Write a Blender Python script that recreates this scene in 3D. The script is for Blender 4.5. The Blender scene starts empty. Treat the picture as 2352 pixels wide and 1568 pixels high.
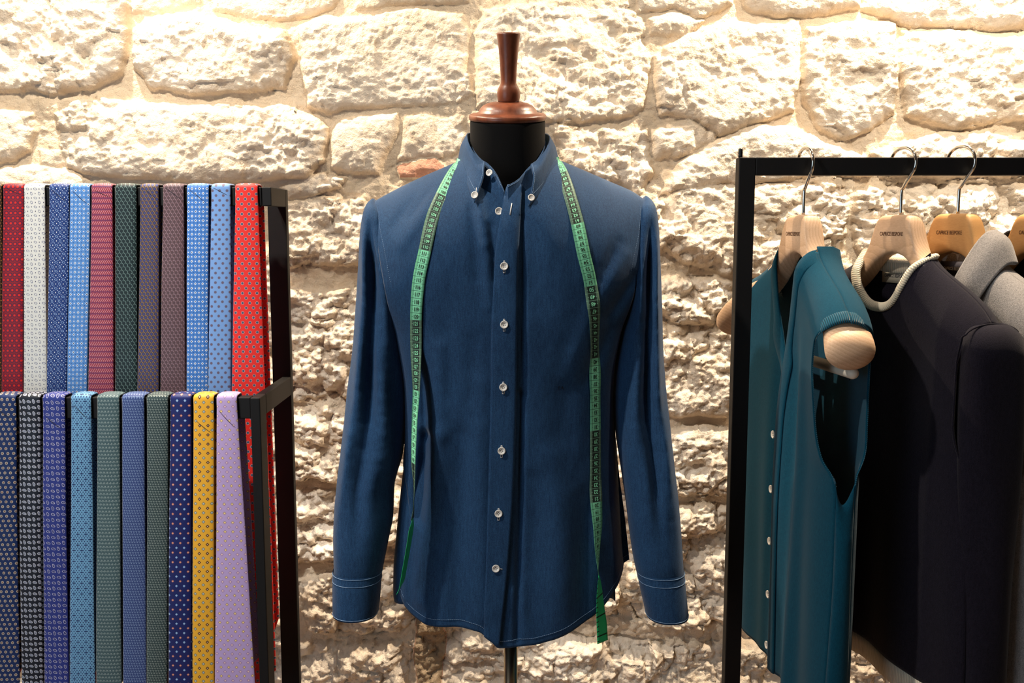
import bpy, math, random
import numpy as np
from mathutils import Vector, Matrix
random.seed(7); RNG = np.random.RandomState(11)
SC = bpy.context.scene
COL = SC.collection
# ------------------------------------------------------------------ camera
F = 2200.0; CX, CY = 1176.0, 784.0; CAMZ = 1.45; PITCH = math.radians(6.9)
CPI, SPI = math.cos(PITCH), math.sin(PITCH)
cd = bpy.data.cameras.new('camera'); cam = bpy.data.objects.new('camera', cd); COL.objects.link(cam)
cd.sensor_width = 36.0; cd.lens = 36.0 * F / 2352.0; cd.clip_start = 0.05
cam.location = (0, 0, CAMZ); cam.rotation_euler = (math.pi/2 - PITCH, 0, 0)
SC.camera = cam

def P(px, py, Y):
    """point of the place seen at this pixel, Y metres in front of the camera"""
    a = (px-CX)/F; b = (CY-py)/F
    dy = CPI + b*SPI; dz = -SPI + b*CPI
    t = Y/dy
    return np.array([a*t, Y, CAMZ + dz*t])
def to_px(p):
    x, y, z = p[0], p[1], p[2]-CAMZ
    d = y*CPI - z*SPI; u = y*SPI + z*CPI
    return CX + F*x/d, CY - F*u/d

# ------------------------------------------------------------------ curves
def S(pts):
    """smooth 1-D function through (t, value...) points"""
    pts = sorted(pts, key=lambda q: q[0])
    T = np.array([q[0] for q in pts], float); V = np.array([np.atleast_1d(q[1]) for q in pts], float)
    n = len(T); d = (V[1:]-V[:-1])/(T[1:]-T[:-1])[:, None]
    m = np.zeros_like(V)
    m[0] = d[0]; m[-1] = d[-1]
    for i in range(1, n-1):
        pr = d[i-1]*d[i]
        m[i] = np.where(pr > 0, 2*pr/np.where(np.abs(d[i-1]+d[i]) < 1e-12, 1, d[i-1]+d[i]), 0)
    def f(t):
        t = np.asarray(t, float); tt = np.clip(t, T[0], T[-1])
        i = np.clip(np.searchsorted(T, tt, side='right')-1, 0, n-2)
        h = T[i+1]-T[i]; s = (tt-T[i])/h
        h00 = 2*s**3-3*s**2+1; h10 = s**3-2*s**2+s; h01 = -2*s**3+3*s**2; h11 = s**3-s**2
        r = h00[..., None]*V[i] + (h10*h)[..., None]*m[i] + h01[..., None]*V[i+1] + (h11*h)[..., None]*m[i+1]
        return r[..., 0] if V.shape[1] == 1 else r
    return f
def crv(pts, n):
    """Catmull-Rom through 3-D points, n samples"""
    p = np.array(pts, float); k = len(p)
    q = np.vstack([2*p[0]-p[1], p, 2*p[-1]-p[-2]])
    out = []
    for t in np.linspace(0, k-1-1e-9, n):
        i = int(t); s = t-i; a, b, c, d = q[i], q[i+1], q[i+2], q[i+3]
        out.append(0.5*((2*b)+(-a+c)*s+(2*a-5*b+4*c-d)*s*s+(-a+3*b-3*c+d)*s**3))
    return np.array(out)
def sstep(a, b, x):
    t = np.clip((x-a)/(b-a), 0, 1); return t*t*(3-2*t)

# ------------------------------------------------------------------ objects
def link(name, me, mat=None, parent=None, smooth=True):
    o = bpy.data.objects.new(name, me); COL.objects.link(o)
    if mat is not None: me.materials.append(mat)
    if smooth: me.polygons.foreach_set('use_smooth', [True]*len(me.polygons))
    if parent is not None: o.parent = parent; o.matrix_parent_inverse = Matrix.Translation(-parent.location)
    return o
def tag(o, label=None, cat=None, group=None, kind=None):
    if label: o['label'] = label
    if cat: o['category'] = cat
    if group: o['group'] = group
    if kind: o['kind'] = kind
    return o
def thing(name, label, cat, loc=(0, 0, 0), group=None):
    o = bpy.data.objects.new(name, None); COL.objects.link(o); o.location = [float(c) for c in loc]; o.empty_display_size = .05
    return tag(o, label, cat, group)
class MB:
    """collects shapes into one mesh"""
    def __init__(s): s.v = []; s.f = []; s.uv = []
    def add(s, v, f, uv=None):
        n = len(s.v); s.v += [tuple(float(c) for c in q) for q in v]; s.f += [tuple(n+i for i in q) for q in f]
        s.uv += [tuple(float(c) for c in q) for q in uv] if uv is not None else [(q[0], q[2]) for q in v]
        return s
    def grid(s, Pn, cu=False, cv=False, uv=None, flip=False):
        Pn = np.asarray(Pn); n, m = Pn.shape[:2]; f = []
        for i in range(n if cu else n-1):
            for j in range(m if cv else m-1):
                a = i*m+j; b = i*m+(j+1) % m; c = ((i+1) % n)*m+(j+1) % m; d = ((i+1) % n)*m+j
                f.append((a, d, c, b) if flip else (a, b, c, d))
        return s.add(Pn.reshape(-1, 3), f, None if uv is None else np.asarray(uv).reshape(-1, 2))
    def box(s, a, b):
        (x0, y0, z0), (x1, y1, z1) = a, b
        v = [(x0,y0,z0),(x1,y0,z0),(x1,y1,z0),(x0,y1,z0),(x0,y0,z1),(x1,y0,z1),(x1,y1,z1),(x0,y1,z1)]
        return s.add(v, [(0,3,2,1),(4,5,6,7),(0,1,5,4),(1,2,6,5),(2,3,7,6),(3,0,4,7)])
    def tube(s, pts, r, n=10, cap=True):
        pts = np.asarray(pts, float); k = len(pts)
        r = np.full(k, r) if np.isscalar(r) else np.asarray(r)
        T = np.gradient(pts, axis=0); T /= np.linalg.norm(T, axis=1)[:, None]+1e-12
        ref = np.array([0.13, 0.27, 0.95]) if abs(T[0][2]) < .8 else np.array([0.95, 0.2, 0.1])
        u = np.cross(T[0], ref); u /= np.linalg.norm(u); R = []
        for i in range(k):
            u = u-T[i]*u.dot(T[i]); u /= np.linalg.norm(u); w = np.cross(T[i], u)
            a = np.linspace(0, 2*math.pi, n, endpoint=False)
            R.append(pts[i]+r[i]*(np.cos(a)[:, None]*u+np.sin(a)[:, None]*w))
        o = len(s.v); s.grid(np.array(R), cv=True)
        if cap:
            s.f.append(tuple(o+i for i in range(n))[::-1]); s.f.append(tuple(o+(k-1)*n+i for i in range(n)))
        return s
    def lathe(s, prof, c=(0, 0, 0), n=40, M=None):
        a = np.linspace(0, 2*math.pi, n, endpoint=False); R = []
        for r, h in prof:
            R.append(np.stack([r*np.cos(a), r*np.sin(a), np.full(n, h)], 1))
        R = np.array(R)
        if M is not None: R = R @ np.array(M.to_3x3()).T
        return s.grid(R+np.array(c), cv=True)
    def build(s, name, mat, parent=None, smooth=True, bevel=0, solid=0, offset=0, sub=0):
        me = bpy.data.meshes.new(name); me.from_pydata(s.v, [], s.f)
        uvl = me.uv_layers.new(name='UVMap'); li = np.empty(len(me.loops), dtype=np.int32); me.loops.foreach_get('vertex_index', li)
        uvl.data.foreach_set('uv', np.array(s.uv, dtype=np.float32)[li].ravel())
        me.validate(); me.update()
        o = link(name, me, mat, parent, smooth)
        if solid:
            m = o.modifiers.new('thickness', 'SOLIDIFY'); m.thickness = solid; m.offset = offset
        if bevel:
            m = o.modifiers.new('bevel', 'BEVEL'); m.width = bevel; m.segments = 2; m.limit_method = 'ANGLE'; m.harden_normals = False
        if sub:
            m = o.modifiers.new('sub', 'SUBSURF'); m.levels = sub; m.render_levels = sub
        return o

# ------------------------------------------------------------------ materials
def srgb(r, g, b):
    f = lambda c: (c/255/12.92) if c/255 <= .04045 else ((c/255+.055)/1.055)**2.4
    return (f(r), f(g), f(b), 1.0)
class N:
    """operator helper over shader sockets"""
    def __init__(s, nt, sock): s.nt = nt; s.s = sock
    def _m(s, op, b=None, c=None):
        n = s.nt.nodes.new('ShaderNodeMath'); n.operation = op; s.nt.links.new(s.s, n.inputs[0])
        for i, x in ((1, b), (2, c)):
            if x is None: continue
            if isinstance(x, N): s.nt.links.new(x.s, n.inputs[i])
            else: n.inputs[i].default_value = float(x)
        return N(s.nt, n.outputs[0])
    def __add__(s, b): return s._m('ADD', b)
    def __sub__(s, b): return s._m('SUBTRACT', b)
    def __mul__(s, b): return s._m('MULTIPLY', b)
    def __truediv__(s, b): return s._m('DIVIDE', b)
    def __neg__(s): return s._m('MULTIPLY', -1)
    def lt(s, b): return s._m('LESS_THAN', b)
    def gt(s, b): return s._m('GREATER_THAN', b)
    def floor(s): return s._m('FLOOR')
    def fract(s): return s._m('FRACT')
    def abs(s): return s._m('ABSOLUTE')
    def sqrt(s): return s._m('SQRT')
    def sin(s): return s._m('SINE')
    def max(s, b): return s._m('MAXIMUM', b)
    def min(s, b): return s._m('MINIMUM', b)
    def pow(s, b): return s._m('POWER', b)
    def mod2(s): return (s*0.5).fract().gt(0.25)
def hyp(a, b): return (a*a+b*b).sqrt()
class Mat:
    def __init__(s, name, base=(.8, .8, .8, 1), rough=.8, metal=0, sheen=0, spec=.5):
        s.m = bpy.data.materials.new(name); s.m.use_nodes = True; s.nt = s.m.node_tree
        s.b = s.nt.nodes['Principled BSDF']; s.b.inputs['Base Color'].default_value = base
        s.b.inputs['Roughness'].default_value = rough; s.b.inputs['Metallic'].default_value = metal
        s.b.inputs['Sheen Weight'].default_value = sheen; s.b.inputs['Sheen Roughness'].default_value = .4
        s.b.inputs['Specular IOR Level'].default_value = spec
        s.h = None
    def node(s, t, **kw):
        n = s.nt.nodes.new(t)
        for k, v in kw.items(): setattr(n, k, v)
        return n
    def uv(s):
        n = s.node('ShaderNodeUVMap'); q = s.node('ShaderNodeSeparateXYZ'); s.nt.links.new(n.outputs[0], q.inputs[0])
        return N(s.nt, q.outputs[0]), N(s.nt, q.outputs[1])
    def objco(s, scale=(1, 1, 1)):
        t = s.node('ShaderNodeTexCoord'); mp = s.node('ShaderNodeMapping'); mp.inputs['Scale'].default_value = scale
        s.nt.links.new(t.outputs['Object'], mp.inputs[0]); return mp.outputs[0]
    def uvco(s, scale=(1, 1, 1)):
        t = s.node('ShaderNodeUVMap'); mp = s.node('ShaderNodeMapping'); mp.inputs['Scale'].default_value = scale
        s.nt.links.new(t.outputs[0], mp.inputs[0]); return mp.outputs[0]
    def noise(s, co, scale, detail=4, rough=.6):
        n = s.node('ShaderNodeTexNoise'); n.inputs['Scale'].default_value = scale; n.inputs['Detail'].default_value = detail
        n.inputs['Roughness'].default_value = rough; s.nt.links.new(co, n.inputs['Vector']); return N(s.nt, n.outputs['Fac'])
    def mix(s, fac, a, b):
        n = s.node('ShaderNodeMix', data_type='RGBA')
        for i, x in ((0, fac), (6, a), (7, b)):
            if isinstance(x, N): s.nt.links.new(x.s, n.inputs[i])
            elif hasattr(x, 'is_output'): s.nt.links.new(x, n.inputs[i])
            else: n.inputs[i].default_value = x
        return n.outputs[2]
    def color(s, sock): s.nt.links.new(sock, s.b.inputs['Base Color']); return s
    def rough(s, n): s.nt.links.new(n.s, s.b.inputs['Roughness']); return s
    def bump(s, h, dist=.001, strength=1.0):
        n = s.node('ShaderNodeBump'); n.inputs['Distance'].default_value = dist; n.inputs['Strength'].default_value = strength
        s.nt.links.new(h.s, n.inputs['Height'])
        if s.h is not None: s.nt.links.new(s.h, n.inputs['Normal'])
        s.h = n.outputs[0]; s.nt.links.new(s.h, s.b.inputs['Normal']); return s
def fabric(name, c1, c2, scale=900, rough=.85, sheen=.25, bump=.0004, big=.25, spec=.3):
    m = Mat(name, c1, rough, sheen=sheen, spec=spec); co = m.objco()
    a = m.noise(co, scale, 2, .6); b = m.noise(co, 14, 3, .5)
    m.color(m.mix((a-.5)*2.2+.5+(b-.5)*big, c1, c2)); m.bump(a, bump, .6); return m
# ================================================================== THE STONE WALL
YW = 2.17
def vnoise(x, z, seed):
    xi = np.floor(x).astype(np.int64); zi = np.floor(z).astype(np.int64); fx = x-xi; fz = z-zi
    fx = fx*fx*fx*(fx*(fx*6-15)+10); fz = fz*fz*fz*(fz*(fz*6-15)+10)
    def h(a, b):
        n = (a*374761393+b*668265263+seed*1442695041) & 0xffffffff
        n = ((n ^ (n >> 13))*1274126177) & 0xffffffff
        return ((n ^ (n >> 16)) & 0xffff)/65535.0
    return (h(xi, zi)*(1-fx)+h(xi+1, zi)*fx)*(1-fz)+(h(xi, zi+1)*(1-fx)+h(xi+1, zi+1)*fx)*fz
def fbm(x, z, seed, o=5, g=.5):
    r = 0; a = 1; s = 0
    for i in range(o):
        r = r+a*(vnoise(x, z, seed+i*17)-.5); s += a; a *= g; x = x*2.03+3.1; z = z*2.03+1.7
    return r/s*2
def hash2(a, b, k):
    n = (a*73856093 ^ b*19349663 ^ (k*83492791)) & 0xffffffff
    n = ((n ^ (n >> 15))*2246822519) & 0xffffffff; n = ((n ^ (n >> 13))*3266489917) & 0xffffffff
    return ((n ^ (n >> 16)) & 0xffffff)/16777215.0
def chips(x, z, seed, slope=.9, curv=.5):
    """broken-stone facets: upper envelope of randomly tilted little planes"""
    xi = np.floor(x).astype(np.int64); zi = np.floor(z).astype(np.int64); out = np.full(x.shape, -9.0)
    for dx in (-1, 0, 1):
        for dz in (-1, 0, 1):
            a = xi+dx; b = zi+dz
            cx = a+hash2(a, b, seed); cz = b+hash2(a, b, seed+1)
            ux = x-cx; uz = z-cz
            h = hash2(a, b, seed+2)+slope*((hash2(a, b, seed+3)-.5)*2*ux+(hash2(a, b, seed+4)-.45)*2*uz)-curv*(ux*ux+uz*uz)
            out = np.maximum(out, h)
    return out
# outlines of the stones as they lie in the wall (taken off the photograph), relief, roughness, tint
ST = [
 ([(-160,-60),(283,-40),(288,70),(270,160),(205,195),(120,212),(-40,205),(-160,200)], .050, 1.2, 0),
 ([(300,55),(350,25),(430,30),(520,52),(560,62),(655,68),(668,130),(648,196),(540,205),(420,212),(330,200),(300,150)], .050, 1.2, 0),
 ([(295,-60),(440,-60),(455,5),(380,18),(296,20)], .018, .6, 0),
 ([(460,-60),(790,-60),(760,5),(690,35),(600,40),(480,20)], .026, .6, 0),
 ([(690,60),(730,30),(830,38),(950,18),(1058,25),(1075,70),(1062,150),(1082,210),(1000,240),(850,240),(745,252),(700,235),(688,140)], .036, .8, 0),
 ([(800,-60),(1060,-60),(1075,-5),(900,5),(810,10)], .026, .7, 0),
 ([(125,262),(180,222),(260,224),(330,240),(480,236),(640,240),(722,262),(748,290),(742,370),(705,408),(600,418),(400,412),(210,405),(150,380),(128,320)], .055, 1.2, 0),
 ([(-160,256),(-20,262),(68,256),(76,300),(58,345),(20,370),(-160,378)], .042, .9, 0),
 ([(84,345),(135,342),(148,372),(120,385),(85,378)], .022, .7, 0),
 ([(-160,390),(60,385),(150,385),(205,430),(170,520),(-160,520)], .045, 1., 0),
 ([(756,320),(775,275),(840,262),(905,262),(908,300),(885,350),(868,398),(810,402),(765,385)], .040, .6, 0),
 ([(914,380),(950,368),(1000,360),(1035,385),(1020,402),(925,408)], .022, .4, 1),
 ([(640,435),(700,405),(760,400),(795,410),(780,430),(735,448),(660,462)], .040, 1., 0),
 ([(630,470),(720,458),(830,460),(930,500),(900,600),(820,615),(720,608),(630,610)], .050, 1.25, 0),
 ([(960,420),(1200,420),(1200,620),(960,600)], .04, .9, 0),
 ([(1090,70),(1110,25),(1250,2),(1440,5),(1480,60),(1500,130),(1490,190),(1470,255),(1380,272),(1250,278),(1150,262),(1090,240)], .034, .8, 0),
 ([(930,270),(1060,262),(1075,320),(1040,352),(950,360),(912,372)], .022, .7, 0),
 ([(1265,292),(1400,288),(1485,296),(1502,390),(1470,440),(1330,395),(1290,360)], .034, .9, 0),
 ([(1455,-60),(1680,-60),(1690,0),(1620,30),(1560,12),(1470,22)], .030, .6, 0),
 ([(1500,40),(1560,25),(1625,40),(1590,72),(1540,78),(1505,70)], .028, .5, 0),
 ([(1510,120),(1580,80),(1690,40),(1840,42),(1850,110),(1848,180),(1830,250),(1770,272),(1650,305),(1600,272),(1520,258),(1512,200)], .046, 1.05, 0),
 ([(1705,-60),(1980,-60),(1985,8),(1900,30),(1790,28),(1720,5)], .045, .8, 0),
 ([(2000,-60),(2500,-60),(2500,40),(2260,60),(2080,45),(1995,15)], .045, 1.2, 0),
 ([(1862,60),(1990,42),(2060,50),(2065,160),(2062,255),(2010,290),(1940,320),(1895,300),(1862,230),(1852,130)], .048, 1.3, 0),
 ([(2075,60),(2230,70),(2500,60),(2500,250),(2330,282),(2200,302),(2090,262),(2070,150)], .050, 1.35, 0),
 ([(1500,300),(1580,268),(1640,300),(1640,320),(1590,348),(1530,360),(1500,350)], .036, .8, 0),
 ([(1560,370),(1660,310),(1740,285),(1840,292),(1905,330),(1990,350),(2000,395),(1850,410),(1700,420),(1520,440)], .044, 1.0, 0),
 ([(2010,345),(2150,305),(2330,315),(2500,300),(2500,400),(2200,412),(2030,400)], .048, 1.2, 0),
 ([(1500,460),(1580,425),(1700,425),(1950,428),(1960,520),(1930,620),(1800,640),(1660,632),(1560,600),(1500,560)], .050, 1.35, 0),
 ([(1975,430),(2130,425),(2500,430),(2500,600),(2300,640),(2050,630),(1975,560)], .050, 1.3, 0),
 ([(640,668),(760,672),(870,660),(880,800),(850,960),(760,905),(660,930),(630,800)], .055, 1.5, 0),
 ([(640,950),(740,930),(850,985),(950,1000),(940,1110),(820,1120),(700,1105),(640,1110)], .055, 1.45, 0),
 ([(640,1130),(760,1135),(950,1130),(960,1290),(880,1300),(760,1295),(640,1310)], .050, 1.4, 0),
 ([(680,1345),(780,1320),(960,1320),(950,1440),(860,1470),(700,1450)], .044, 1.3, 0),
 ([(956,1425),(1012,1425),(1020,1500),(1005,1640),(950,1640),(952,1500)], .055, .9, 2),
 ([(640,1530),(800,1500),(930,1525),(930,1700),(640,1700)], .05, 1.2, 0),
 ([(1035,1450),(1300,1470),(1400,1500),(1420,1560),(1300,1600),(1040,1600)], .045, 1.0, 0),
 ([(1440,1250),(1560,1260),(1680,1240),(1720,1330),(1700,1440),(1560,1450),(1470,1430),(1440,1350)], .045, 1.35, 0),
 ([(1430,1545),(1560,1530),(1700,1545),(1980,1520),(1980,1700),(1430,1700)], .045, 1.1, 0),
 ([(1490,640),(1600,640),(1690,650),(1680,740),(1560,745),(1490,720)], .048, 1.3, 0),
 ([(1500,765),(1590,755),(1700,760),(1720,850),(1680,960),(1570,962),(1500,940)], .050, 1.3, 0),
 ([(1500,1000),(1620,985),(1730,1000),(1740,1120),(1640,1140),(1520,1140)], .052, 1.3, 0),
 ([(1500,1175),(1620,1165),(1740,1170),(1740,1230),(1600,1240),(1500,1238)], .045, 1.2, 0),
 ([(1720,1500),(1980,1440),(2060,1480),(1990,1510),(1740,1515)], .03, .8, 0),
 ([(1720,660),(1990,650),(1990,860),(1740,900)], .045, 1.2, 0),
 ([(960,640),(1480,640),(1480,900),(960,900)], .045, 1.2, 0),
 ([(970,930),(1480,930),(1480,1200),(970,1200)], .045, 1.2, 0),
 ([(980,1230),(1420,1230),(1420,1430),(980,1410)], .045, 1.2, 0),
]
def build_wall():
    def axis(lo, a, b, hi, fine, coarse):
        return np.concatenate([np.arange(lo, a, coarse), np.arange(a, b, fine), np.arange(b, hi+coarse, coarse)])
    xs = axis(-2.2, -1.25, 1.25, 2.2, .0026, .012); zs = axis(0.0, .38, 2.02, 2.9, .0026, .012)
    X, Z = np.meshgrid(xs, zs); H = np.zeros_like(X); TI = np.zeros_like(X); ROU = np.full_like(X, .45); MO = np.ones_like(X)
    wx = X+.012*fbm(X*9, Z*9, 5, 3); wz = Z+.010*fbm(X*9+7, Z*9+3, 6, 3)
    wx = wx+.004*fbm(X*40, Z*40, 35, 3); wz = wz+.004*fbm(X*40+7, Z*40+3, 36, 3)
    polys = []
    for poly, amp, ro, ti in ST:
        q = np.array([P(a, b, YW-.03)[[0, 2]] for a, b in poly]); polys.append((q, amp, ro, ti))
    # courses outside the photographed stretch
    rs = random.Random(3)
    for z0 in (.05, .27, 2.06, 2.33, 2.6):
        x = -2.25
        while x < 2.2:
            w = rs.uniform(.28, .5); polys.append((np.array([(x+.01, z0+.01), (x+w-.012, z0+.012), (x+w-.015, z0+.2), (x+.012, z0+.205)]), .045, 1.2, 0)); x += w
    for side in (-1, 1):
        for z0 in np.arange(.5, 2.0, .26):
            for a, b in ((1.26, 1.68), (1.7, 2.2)):
                qq = np.array([(side*a, z0), (side*b, z0), (side*b, z0+.23), (side*a, z0+.235)]); polys.append((qq, .045, 1.2, 0))
    # left part behind the ties
    for z0 in np.arange(.42, 1.42, .25):
        for a, b in ((-1.25, -.86), (-.84, -.52)):
            polys.append((np.array([(a, z0), (b, z0), (b, z0+.23), (a, z0+.225)]), .045, 1.2, 0))
    SD = np.full_like(X, 9.0)
    for k, (q, amp, ro, ti) in enumerate(polys):
        c0 = q.min(0)-.06; c1 = q.max(0)+.06
        i0, i1 = np.searchsorted(zs, [c0[1], c1[1]]); j0, j1 = np.searchsorted(xs, [c0[0], c1[0]])
        if i1 <= i0 or j1 <= j0: continue
        sx = wx[i0:i1, j0:j1]; sz = wz[i0:i1, j0:j1]
        d2 = np.full(sx.shape, 9.0); ins = np.zeros(sx.shape, bool); n = len(q)
        for i in range(n):
            ax, az = q[i]; bx, bz = q[(i+1) % n]; ex, ez = bx-ax, bz-az
            t = np.clip(((sx-ax)*ex+(sz-az)*ez)/(ex*ex+ez*ez+1e-12), 0, 1)
            d2 = np.minimum(d2, (sx-ax-t*ex)**2+(sz-az-t*ez)**2)
            cnd = ((az > sz) != (bz > sz)) & (sx < (bx-ax)*(sz-az)/(bz-az+1e-12)+ax); ins ^= cnd
        d = np.sqrt(d2)*np.where(ins, 1, -1)
        amp = amp*.55; edge = np.clip((d+.004)/.044, 0, 1); prof = np.sqrt(np.clip(1-(1-edge)**2.2, 0, 1))
        c = q.mean(0); tx, tz = rs.uniform(-.05, .05), rs.uniform(-.10, .02)
        h = (amp+tx*(sx-c[0])+tz*(sz-c[1]))*prof
        cur = H[i0:i1, j0:j1]; m = h > cur
        H[i0:i1, j0:j1] = np.where(m, h, cur)
        ROU[i0:i1, j0:j1] = np.where(m, ro, ROU[i0:i1, j0:j1]); TI[i0:i1, j0:j1] = np.where(m & (d > 0), ti, TI[i0:i1, j0:j1])
        MO[i0:i1, j0:j1] = np.minimum(MO[i0:i1, j0:j1], 1-np.clip(d/.008, 0, 1))
    w2x = X+.008*fbm(X*30+2, Z*30, 15, 3); w2z = Z+.008*fbm(X*30+9, Z*30, 16, 3)
    ROU = ROU*(.42+1.0*sstep(-.5, .7, fbm(X*4, Z*4, 77, 3)+(1.45-Z)*.8))
    rough = .0165*(chips(w2x*17, w2z*21, 1, 1.0, .6)-.9)+.0105*(chips(w2x*42, w2z*52, 20, 1.1, .5)-.9)+.0060*(chips(w2x*105, w2z*130, 40, 1.0, .5)-.9)
    H += rough*ROU + .007*fbm(X*6, Z*7, 50, 3) + .0045*fbm(X*60, Z*70, 60, 4, .65)*(.4+ROU*.6)
    me = bpy.data.meshes.new('wall_back'); nz, nx = X.shape
    co = np.stack([X, YW-H, Z], -1).astype(np.float32).reshape(-1)
    me.vertices.add(nx*nz); me.vertices.foreach_set('co', co)
    i = np.arange(nz-1)[:, None]*nx+np.arange(nx-1)[None, :]
    quads = np.stack([i, i+1, i+nx+1, i+nx], -1).reshape(-1).astype(np.int32); nq = len(quads)//4
    me.loops.add(nq*4); me.loops.foreach_set('vertex_index', quads)
    me.polygons.add(nq); me.polygons.foreach_set('loop_start', np.arange(0, nq*4, 4, dtype=np.int32)); me.polygons.foreach_set('loop_total', np.full(nq, 4, dtype=np.int32))
    for nm, arr in (('mortar', MO), ('tint', TI)):
        at = me.attributes.new(nm, 'FLOAT', 'POINT'); at.data.foreach_set('value', arr.astype(np.float32).ravel())
    me.update(); me.validate()
    m = Mat('limestone', rough=1.0, spec=.03)
    co = m.objco(); n1 = m.noise(co, 5, 5, .65); n2 = m.noise(co, 38, 5, .7); n3 = m.noise(co, 400, 2, .6)
    def at(nm):
        a = m.node('ShaderNodeAttribute', attribute_name=nm); return N(m.nt, a.outputs['Fac'])
    c = m.mix((n1-.35)*2.6, srgb(*WALLC[0]), srgb(*WALLC[1]))
    c = m.mix(((n2-.52)*3.0).max(0).min(.55), c, srgb(*WALLC[2]))
    c = m.mix(at('mortar')*.6, c, srgb(*WALLC[3]))
    t = at('tint')
    c = m.mix(t.gt(.5)*(t.lt(1.5))*.8, c, srgb(205, 140, 115)); c = m.mix(t.gt(1.5)*.75, c, srgb(150, 125, 90))
    n4 = m.noise(co, 130, 4, .7); m.color(c); m.bump(n4, .005, .8); m.bump(n3, .0015, .8)
    o = link('wall_back', me, m.m); tag(o, kind='structure')
WALLC = [(248,238,224), (236,220,198), (212,184,150), (228,208,180)]
build_wall()
def plain(name, a, b, mat):
    mb = MB(); mb.box(a, b); o = mb.build(name, mat.m, smooth=False); tag(o, kind='structure'); return o
fl = Mat('oak_floor', rough=.5); co = fl.objco((1, 9, 1)); nn = fl.noise(co, 6, 5)
fl.color(fl.mix(nn, srgb(120, 92, 66), srgb(160, 128, 96)))
pl = Mat('plaster', rough=.9); pn = pl.noise(pl.objco(), 30, 3); pl.color(pl.mix(pn, srgb(140, 134, 126), srgb(128, 122, 114)))
plain('floor', (-2.3, -2.5, -.05), (2.3, 2.2, 0), fl)
plain('ceiling', (-2.3, -2.5, 2.9), (2.3, 2.2, 2.95), pl)
plain('wall_left', (-2.3, -2.5, 0), (-2.2, 2.2, 2.9), pl)
plain('wall_right', (2.2, -2.5, 0), (2.3, 2.2, 2.9), pl)
# ================================================================== RACKS
steel = Mat('black_powder_coat', srgb(18, 17, 18), .6, spec=.25); sn = steel.noise(steel.objco(), 1500, 2, .6); steel.bump(sn, .0003, .5)
bolt_m = Mat('black_bolt', srgb(16, 16, 18), .35)
XO = -.3855                                   # outer right face of the tie rack
def bar(root, name, a, b, bev=.0015, mat=steel):
    mb = MB(); mb.box(a, b); return mb.build(name, mat.m, root, smooth=False, bevel=bev)
ZT1 = P(600, 429.5, 1.55)[2]; ZT0 = P(600, 473, 1.55)[2]          # upper rail
ZL1 = P(560, 913, 1.445)[2]; ZL0 = P(560, 962, 1.445)[2]          # lower rail
XL_ = -1.12
rack = thing('tie_rack', 'black metal two-tier rack with patterned ties hung over both rails', 'display rack', (XO-.3, 1.6, 0))
for xx in (XO-.032, XL_-.032):
    bar(rack, 'rear_post', (xx, 1.65, 0), (xx+.032, 1.666, ZT1))
for xx in (XO-.015, XL_-.032):
    bar(rack, 'front_leg', (xx, 1.443, 0), (xx+.015, 1.480, ZL1))
    bar(rack, 'top_side_bar', (xx, 1.5505, ZT0), (xx+.015, 1.6495, ZT1))
    bar(rack, 'lower_side_bar', (xx, 1.4805, ZL0+.001), (xx+.015, 1.6495, ZL1))
    bar(rack, 'floor_side_bar', (xx, 1.4805, 0), (xx+.015, 1.6495, .03))
bar(rack, 'upper_rail', (XL_-.016, 1.55, ZT0), (XO-.0155, 1.57, ZT1))
bar(rack, 'lower_rail', (XL_-.016, 1.447, ZL0), (XO-.0155, 1.467, ZL1))

ZR1 = P(1900, 361, 1.57)[2]; ZR0 = P(1900, 402, 1.57)[2]
rr = thing('garment_rack', 'black metal clothes rail with knitwear on wooden hangers', 'clothes rack', (.9, 1.58, 0))
xl = P(1690, 700, 1.57)[0]; xl = .3668
bar(rr, 'post', (xl, 1.57, 0), (xl+.027, 1.595, ZR1)); bar(rr, 'post', (1.50, 1.57, 0), (1.527, 1.595, ZR1))
bar(rr, 'hanging_rail', (xl+.0272, 1.57, ZR0), (1.4998, 1.595, ZR1))
bar(rr, 'foot', (xl, 1.33, 0), (xl+.027, 1.5695, .027)); bar(rr, 'foot', (1.50, 1.33, 0), (1.527, 1.5695, .027))
mb = MB(); bx = P(1701, 350, 1.582)[0]
mb.lathe([(0, 0), (.0036, 0), (.0036, .004), (.0033, .005), (.0036, .006), (.0036, .013), (.0030, .0145), (0, .0148)], (bx, 1.582, ZR1+.0002), 16)
mb.build('bolt', bolt_m.m, rr)

# ================================================================== NECKTIES
MM = .001
def silk(name, base, rough=.5, sheen=.3):
    m = Mat(name, base, rough, sheen=sheen, spec=.35); u, v = m.uv(); m.u, m.v = u*1000, v*1000   # millimetres
    m.c = None; m.base = base
    return m
def finish(m, c):
    m.color(c)
    w = m.noise(m.uvco((1, 1, 1)), 1800, 2, .6); m.bump(w, .00025, .6); return m
def cells(m, px, py, shear=0, stag=0):
    r = (m.v/py); row = r.floor(); x = m.u/px+row*shear
    if stag: x = x+row.mod2()*.5
    col = x.floor(); return (x-col-.5)*px, (r-row-.5)*py, col, row
def even(col, row): return (col+row).mod2()
def tear(lx, ly, r, par=None):
    """drop / paisley distance, orientation swapped where par=1"""
    if par is None: a, b = lx, ly
    else:
        a = lx*(par*-1+1)+ly*par; b = ly*(par*-1+1)+lx*par
    return hyp(a*(1.35)+b*.25, b*.9+a.abs()*.0)
def ring(d, r, w): return (d-r).abs().lt(w)
def dia(lx, ly): return lx.abs()+ly.abs()
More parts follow.
